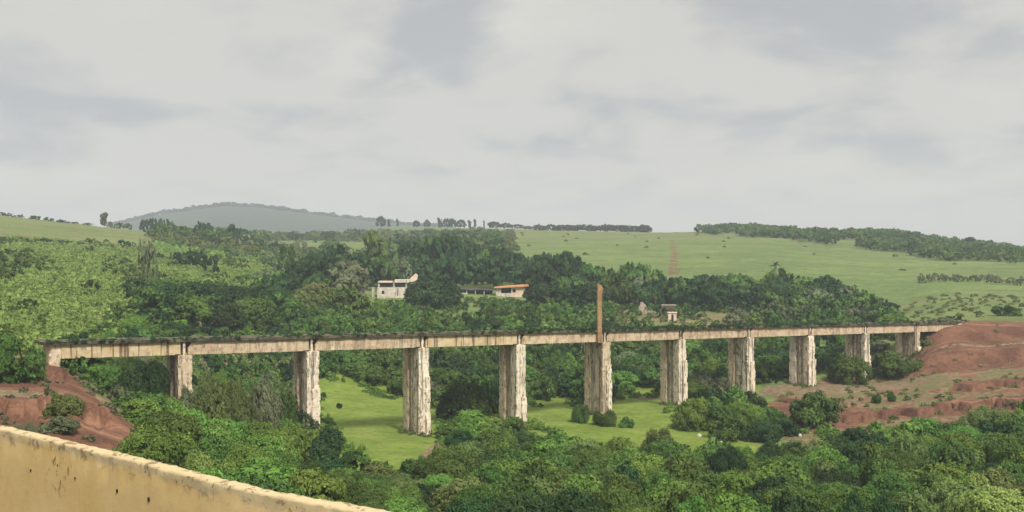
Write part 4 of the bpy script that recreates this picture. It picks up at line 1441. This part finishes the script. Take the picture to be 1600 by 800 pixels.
single('broadleaf_tree', 'bush', 677, 345, 431, 46, 'dark', 'big round dark tree standing between the ruined house and the shed', 'tree', lodd=300)
single('leafy_shrub', 'wild', 14, 128, 522, 50, 'mid', 'large dark leafy bush on the left red bank by the viaduct end', 'shrub')
single('leafy_shrub', 'wild', 96, 108, 612, 30, 'olive', 'olive dry bush growing in the middle of the left red bank', 'shrub')
single('leafy_shrub', 'wild', 96, 101, 648, 32, 'grey', 'brownish scrubby bush just above the parapet on the left red bank', 'shrub')
single('leafy_shrub', 'wild', 30, 96, 660, 26, 'grey', 'thin greyish bush at the foot of the left red bank', 'shrub')
single('leafy_shrub', 'wild', 1272, 184, 611, 42, 'mid', 'isolated rounded dark bush on the red earth right of the mound', 'shrub')
single('leafy_shrub', 'wild', 1324, 236, 552, 34, 'mid', 'rounded green bush in front of the ninth pier', 'shrub', lodd=180)
single('leafy_shrub', 'wild', 1396, 241, 549, 42, 'mid', 'wide green bush between the ninth and tenth piers', 'shrub', lodd=180)
single('leafy_shrub', 'wild', 1574, 300, 476, 26, 'mid', 'dark bush on the field edge above the right red bank', 'shrub')
single('leafy_shrub', 'wild', 905, 188, 632, 16, 'mid', 'small green bush at the left foot of the fifth pier', 'shrub')
single('leafy_shrub', 'wild', 948, 186, 640, 22, 'mid', 'low dark bush at the right foot of the fifth pier', 'shrub')
single('leafy_shrub', 'wild', 978, 184, 650, 14, 'mid', 'smallest low bush trailing right from the fifth pier', 'shrub')
single('leafy_shrub', 'wild', 530, 196, 637, 6, 'dark', 'tiny dark tuft on the open meadow by the second pier', 'shrub')
single('leafy_shrub', 'wild', 505, 206, 629, 5, 'dark', 'tiny dark tuft by the back edge of the meadow', 'shrub')
single('leafy_shrub', 'wild', 1372, 205, 612, 10, 'mid', 'small spiky green plant on the terrace track', 'shrub')
single('leafy_shrub', 'wild', 1394, 207, 610, 8, 'mid', 'smaller spiky green plant right along the terrace track', 'shrub')
single('leafy_shrub', 'wild', 1028, 162, 668, 26, 'olive', 'feathery olive bush rising from the front edge of the grass', 'shrub')
single('broadleaf_tree', 'tall', 162, 640, 332, 8, 'grey', 'tall thin bare looking tree alone on the left skyline', 'tree')
single('broadleaf_tree', 'flat', 1514, 800, 370, 9, 'dark', 'flat topped tree standing above the right wooded ridge', 'tree')


def palm(px, d, yt, label):
    x, y = at(px, d)
    root = link('palm_tree', None)
    gz_ = H(x, y); h = zpx(yt, d) - gz_
    root.location = (x, y, gz_ - 0.1)
    bm = bmesh.new()
    tube(bm, (0, 0, 0), (0.15, 0, h * 0.5), 0.28, 0.22, 8); tube(bm, (0.15, 0, h * 0.5), (0.1, 0, h - 1.4), 0.22, 0.18, 8)
    bm_obj('trunk', bm, BARK, root)
    bm = bmesh.new()
    for i in range(22):
        a = i * 2.4; tilt = random.uniform(-0.2, 1.2); L = random.uniform(1.4, 2.1)
        prev = None
        for q in range(6):
            f = q / 5
            rad = L * f * math.cos(tilt * (1 - f * 0.6)); z_ = h - 1.4 + L * f * math.sin(tilt) - 0.9 * f * f
            w_ = 0.26 * math.sin(math.pi * (0.12 + 0.86 * f)) + 0.02
            c = Vector((math.cos(a) * rad + 0.1, math.sin(a) * rad, z_)); sd = Vector((-math.sin(a), math.cos(a), -0.25)) * w_
            cur = (bm.verts.new(c + sd), bm.verts.new(c), bm.verts.new(c - Vector((-math.sin(a), math.cos(a), 0.25)) * w_))
            if prev:
                bm.faces.new((prev[0], cur[0], cur[1], prev[1])); bm.faces.new((prev[1], cur[1], cur[2], prev[2]))
            prev = cur
    bm_obj('crown', bm, LEAF['dark'], root)
    tag(root, label, 'palm tree')


palm(908, 425, 412, 'small dark palm rising beside the round trees against the field')
palm(1212, 400, 406, 'small dark palm poking above the tree belt before the field')

# tree row on the skyline, and far skyline clumps
rs = random.Random(9)
for i in range(20):
    px = 842 + i * 8.9 + rs.uniform(-1.5, 1.5); d = 1060 + rs.uniform(-15, 15)
    x, y = at(px, d)
    edge = 'end tree' if i in (0, 19) else 'tree'
    lab = {0: 'rounded end tree opening the clipped row on the central skyline', 19: 'squarish end tree closing the clipped row on the central skyline'}.get(i, 'dark rounded tree inside the clipped row on the central skyline')
    plant('row_tree', 'round' if i % 3 else 'bush', x, y, zpx(351 + rs.uniform(-1.2, 1.5), d) - H(x, y), rs.uniform(5.6, 6.8), 'dark', lab, 'tree', 'trees of the skyline row', parts=False)
for i, (px, yt, rp, st, tn) in enumerate(((594, 338, 9, 'round', 'dark'), (608, 342, 3, 'tall', 'dark'), (621, 341, 2.5, 'tall', 'dark'), (650, 344, 6, 'round', 'dark'), (667, 343, 6, 'round', 'dark'), (686, 340, 5, 'tall', 'dark'),
                                          (698, 341, 9, 'round', 'dark'), (706, 341, 7, 'round', 'dark'), (721, 343, 9, 'round', 'dark'), (734, 344, 4, 'tall', 'dark'), (742, 342, 3, 'tall', 'dark'), (756, 344, 2, 'tall', 'dark'), (772, 346, 12, 'round', 'dark'), (790, 348, 12, 'round', 'dark'), (808, 350, 10, 'round', 'dark'), (826, 353, 10, 'round', 'dark'))):
    d = 1290 if px < 765 else 1190
    x, y = at(px, d)
    lab = ['broad hazy round tree where the blue hill meets the plain', 'tiny slim tree right of the broad hazy tree', 'tiny slim tree standing apart on the hazy skyline', 'low hazy tree at the start of the skyline clump', 'low hazy tree beside the skyline clump',
           'upright hazy tree opening the tall skyline clump', 'widest hazy tree of the tall skyline clump', 'rounded hazy tree touching the widest skyline tree', 'hazy domed tree standing clear of the skyline clump', 'short hazy upright tree right of the domed tree',
           'pointed hazy conifer on the skyline', 'thin pole like tree alone on the skyline', 'low spreading tree left of the clipped skyline row, highest', 'low spreading tree second before the clipped skyline row', 'low spreading tree third before the clipped skyline row', 'low spreading tree touching the clipped skyline row'][i]
    plant('skyline_tree', st, x, y, max(3, zpx(yt, d) - H(x, y)), rp / F * d, tn, lab, 'tree', 'hazy skyline trees', parts=False)

# -- scrub and woodland masses nobody could count
def clean(pts, hmin, hmax, rmin, rmax, skip=None, grow=0.0):
    out = []
    for x, y in pts:
        if skip and skip(800 + F * x / y, y):
            continue
        k_ = 1 + grow * y
        out.append((x, y, rs.uniform(hmin, hmax) * k_, rs.uniform(rmin, rmax) * k_))
    return out


SLOPE = [(-160, 150), (60, 146), (110, 160), (200, 192), (240, 236), (330, 330), (420, 352), (420, 470), (250, 470), (-160, 470)]
mass('hillside_scrub', clean(scatter(SLOPE, 1.75, 91, 12), 0.7, 2.1, 0.8, 1.5), 'lime', 'pale yellow green scrub covering the left hillside', 'scrub', 'scrub')
mass('hillside_bushes', clean(scatter(SLOPE, 6.0, 92, 12), 1.8, 3.8, 1.6, 3.6, lambda p, d: vnoise(np.array([p / 45.0]), np.array([d / 32.0]), 13)[0] < 0.62), 'mid', 'darker bushes dotted through the left hillside scrub', 'scrub', 'small')
RIDGE = [(1085, 905), (1180, 800), (1330, 690), (1420, 640), (1480, 600), (1600, 575), (1800, 560), (1800, 880), (1600, 880), (1450, 900), (1300, 940), (1200, 985), (1120, 990)]
mass('ridge_woodland', clean(scatter(RIDGE, 7.6, 93, 12), 4.5, 8, 4.2, 6.5, lambda p, d: vnoise(np.array([p / 60.0]), np.array([d / 40.0]), 4)[0] < 0.30), 'mid', 'dark woodland covering the ridge on the right', 'woodland', 'round')
FIELD = [(770, 560), (1040, 470), (1400, 420), (1700, 420), (1700, 560), (1480, 590), (1330, 680), (1180, 790), (1080, 900), (760, 960)]
mass('field_bushes', clean(scatter(FIELD, 48, 112, 8), 0.7, 1.5, 1.0, 2.2), 'mid', 'sparse low bushes across the wide green field', 'scrub', 'bush')
UPPER = [(240, 300), (330, 335), (420, 352), (480, 400), (500, 470), (560, 480), (560, 560), (250, 560), (235, 470), (420, 470), (420, 400)]
mass('upper_slope_scrub', clean(scatter(UPPER, 2.6, 131, 12), 0.8, 1.9, 1.1, 1.9), 'lime', 'pale scrub between the trees on the upper left slope', 'scrub', 'scrub')
for tn_, sp_, sd_ in (('mid', 15, 132), ('olive', 14, 133), ('grey', 20, 134)):
    mass('upper_slope_bushes', clean(scatter(UPPER, sp_ * 0.62, sd_, 12), 2.2, 5.0, 2.0, 4.2, lambda p, d: vnoise(np.array([p / 40.0]), np.array([d / 30.0]), sd_)[0] < 0.58), tn_, TONE_WORD[tn_] + ' bushes dotted over the upper left slope', 'scrub', 'small')
def along(poly, step, spread, seed):
    r_ = np.random.default_rng(seed); out = []
    for (p1, d1), (p2, d2) in zip(poly, poly[1:] + poly[:1]):
        a_ = np.array(at(p1, d1)); b_ = np.array(at(p2, d2))
        for t in np.arange(0, 1, step / max(0.1, np.linalg.norm(b_ - a_))):
            q = a_ + (b_ - a_) * t + r_.normal(0, spread, 2)
            out.append((float(q[0]), float(q[1])))
    return out


mass('meadow_edge_weeds', clean(along(MEADOW_A, 0.55, 1.5, 5) + along(MEADOW_B, 0.55, 1.5, 6), 0.3, 1.3, 0.4, 1.3, lambda p, d: vnoise(np.array([p / 22.0]), np.array([d / 6.0]), 7)[0] < 0.35), 'bright', 'ragged weeds fringing the valley meadow', 'weeds', 'bush')
foot = []
for i in range(1, 10):
    for q in range(26):
        a_ = rs.uniform(0, 6.283)
        foot.append(bpos(20 * i + math.cos(a_) * rs.uniform(1.2, 2.3), math.sin(a_) * rs.uniform(3.0, 4.2)))
mass('pier_foot_weeds', clean(foot, 0.3, 1.0, 0.35, 0.9), 'olive', 'weeds and rank grass growing at the feet of the piers', 'weeds', 'bush')
EMB = [(1440, 236), (1450, 262), (1500, 273), (1750, 278), (1750, 231), (1600, 229)]
mass('embankment_weeds', clean(scatter(EMB, 3.4, 141, 10), 0.25, 0.7, 0.4, 1.0, lambda p, d: vnoise(np.array([p / 30.0]), np.array([d / 5.0]), 9)[0] < 0.62), 'straw', 'dry tufts clinging to the right red embankment', 'weeds', 'bush')
HEDGE = [(1435, 455), (1520, 462), (1640, 440), (1640, 425), (1530, 446), (1440, 447)]
mass('field_hedge_bushes', clean(scatter(HEDGE, 4.2, 94, 14), 1.8, 3.4, 1.6, 2.6), 'grey', 'line of greyish bushes across the right field', 'scrub', 'small')
FRONT = [(1395, 285), (1450, 290), (1520, 300), (1640, 305), (1640, 380), (1500, 400), (1400, 380)]
mass('field_edge_weeds', clean(scatter(FRONT, 5.0, 95, 10), 0.5, 1.2, 0.6, 1.6), 'olive', 'olive weeds at the field edge behind the right bank', 'weeds', 'bush')
LEFTSKY = [(-100, 636), (60, 640), (140, 650), (140, 662), (60, 654), (-100, 652)]
mass('hilltop_bushes', clean(scatter(LEFTSKY, 6.0, 96, 14), 1.4, 3.2, 2.0, 4.0, lambda p, d: vnoise(np.array([p / 18.0]), np.array([1.0]), 3)[0] < 0.35), 'dark', 'dark bushes lining the top of the left hill', 'scrub', 'small')
FARHILL = [(170, 2850), (700, 2850), (700, 3080), (170, 3080)]
mass('hill_woodland', clean(scatter(FARHILL, 26, 97, 8), 6, 13, 10, 20), 'dark', 'wooded cover along the crest of the blue far hill', 'woodland', 'bush')
MIDB = [(235, 520), (420, 500), (640, 520), (800, 560), (800, 1000), (560, 1150), (400, 1100), (250, 820)]
mass('far_slope_scrub', clean(scatter(MIDB, 11, 98, 10), 2.2, 5, 3, 6.5, lambda p, d: bool(inpoly(np.array([p]), np.array([d]), PASTURE)[0])), 'olive', 'mixed scrub and hedges on the far slopes beyond the wood', 'scrub', 'small')
TERRW = [(1195, 190), (1235, 230), (1400, 246), (1500, 228), (1700, 228), (1700, 178), (1500, 174), (1400, 172), (1290, 166)]
mass('terrace_weeds', clean(scatter(TERRW, 2.6, 99, 10), 0.3, 0.9, 0.4, 1.1, lambda p, d: vnoise(np.array([p / 25.0]), np.array([d / 6.0]), 6)[0] < 0.5), 'olive', 'dry weeds and tufts over the red terraces', 'weeds', 'bush')
mass('bank_weeds', clean(scatter([(-60, 86), (-60, 126), (100, 138), (150, 132), (215, 104), (200, 84)], 2.4, 100, 10), 0.3, 0.8, 0.4, 0.9, lambda p, d: vnoise(np.array([p / 30.0]), np.array([d / 6.0]), 7)[0] < 0.6), 'grey', 'dry weeds scattered over the left red bank', 'weeds', 'bush')
mass('bank_undergrowth', clean(scatter([(930, 297), (1180, 297), (1180, 345), (930, 350)], 3.6, 101, 10), 0.8, 1.8, 1.0, 2.2, lambda p, d: vnoise(np.array([p / 30.0]), np.array([d / 8.0]), 7)[0] < 0.45), 'olive', 'low weeds on the grassy bank behind the viaduct', 'weeds', 'bush')
mass('bank_thicket', clean(scatter([(78, 144), (100, 141), (135, 134), (190, 127), (240, 140), (330, 165), (470, 185), (490, 230), (470, 300), (330, 245), (200, 240), (110, 165)], 3.0, 105, 10), 1.2, 2.4, 1.4, 2.3), 'mid', 'leafy undergrowth covering the left bank under the viaduct', 'undergrowth', 'small')
mass('thicket_undergrowth', clean(scatter(FORE, 2.9, 102, 10), 1.0, 2.0, 1.2, 2.0), 'mid', 'low undergrowth between the trees of the thicket', 'undergrowth', 'small')
mass('wood_undergrowth', clean(scatter([(440, 302), (640, 306), (770, 352), (960, 300), (1390, 300), (1400, 380), (1100, 420), (840, 400), (660, 345), (560, 400), (400, 350)], 5.2, 103, 10), 1.2, 2.6, 1.8, 3.0, lambda p, d: (545 < p < 650 and d > 335) or (930 < p < 1150 and d < 345) or (700 < p < 840 and d > 370)), 'mid', 'low undergrowth around the houses', 'undergrowth', 'bush')

# ------------------------------------------------------------------ haze
bm = bmesh.new()
bm_box(bm, -4300, 4300, -600, 4300, -34, 190)
hz = bm_obj('haze', bm, None)
m, nt = new_mat('haze_air')
out = nt.n('ShaderNodeOutputMaterial')
pv = nt.n('ShaderNodeVolumePrincipled')
pv.inputs['Color'].default_value = (0.77, 0.84, 0.92, 1)
pv.inputs['Density'].default_value = 0.00024
nt.l(pv.outputs[0], out.inputs['Volume'])
hz.data.materials.append(m)
tag(hz, 'thin pale haze lying over the whole valley', 'haze', None, 'stuff')
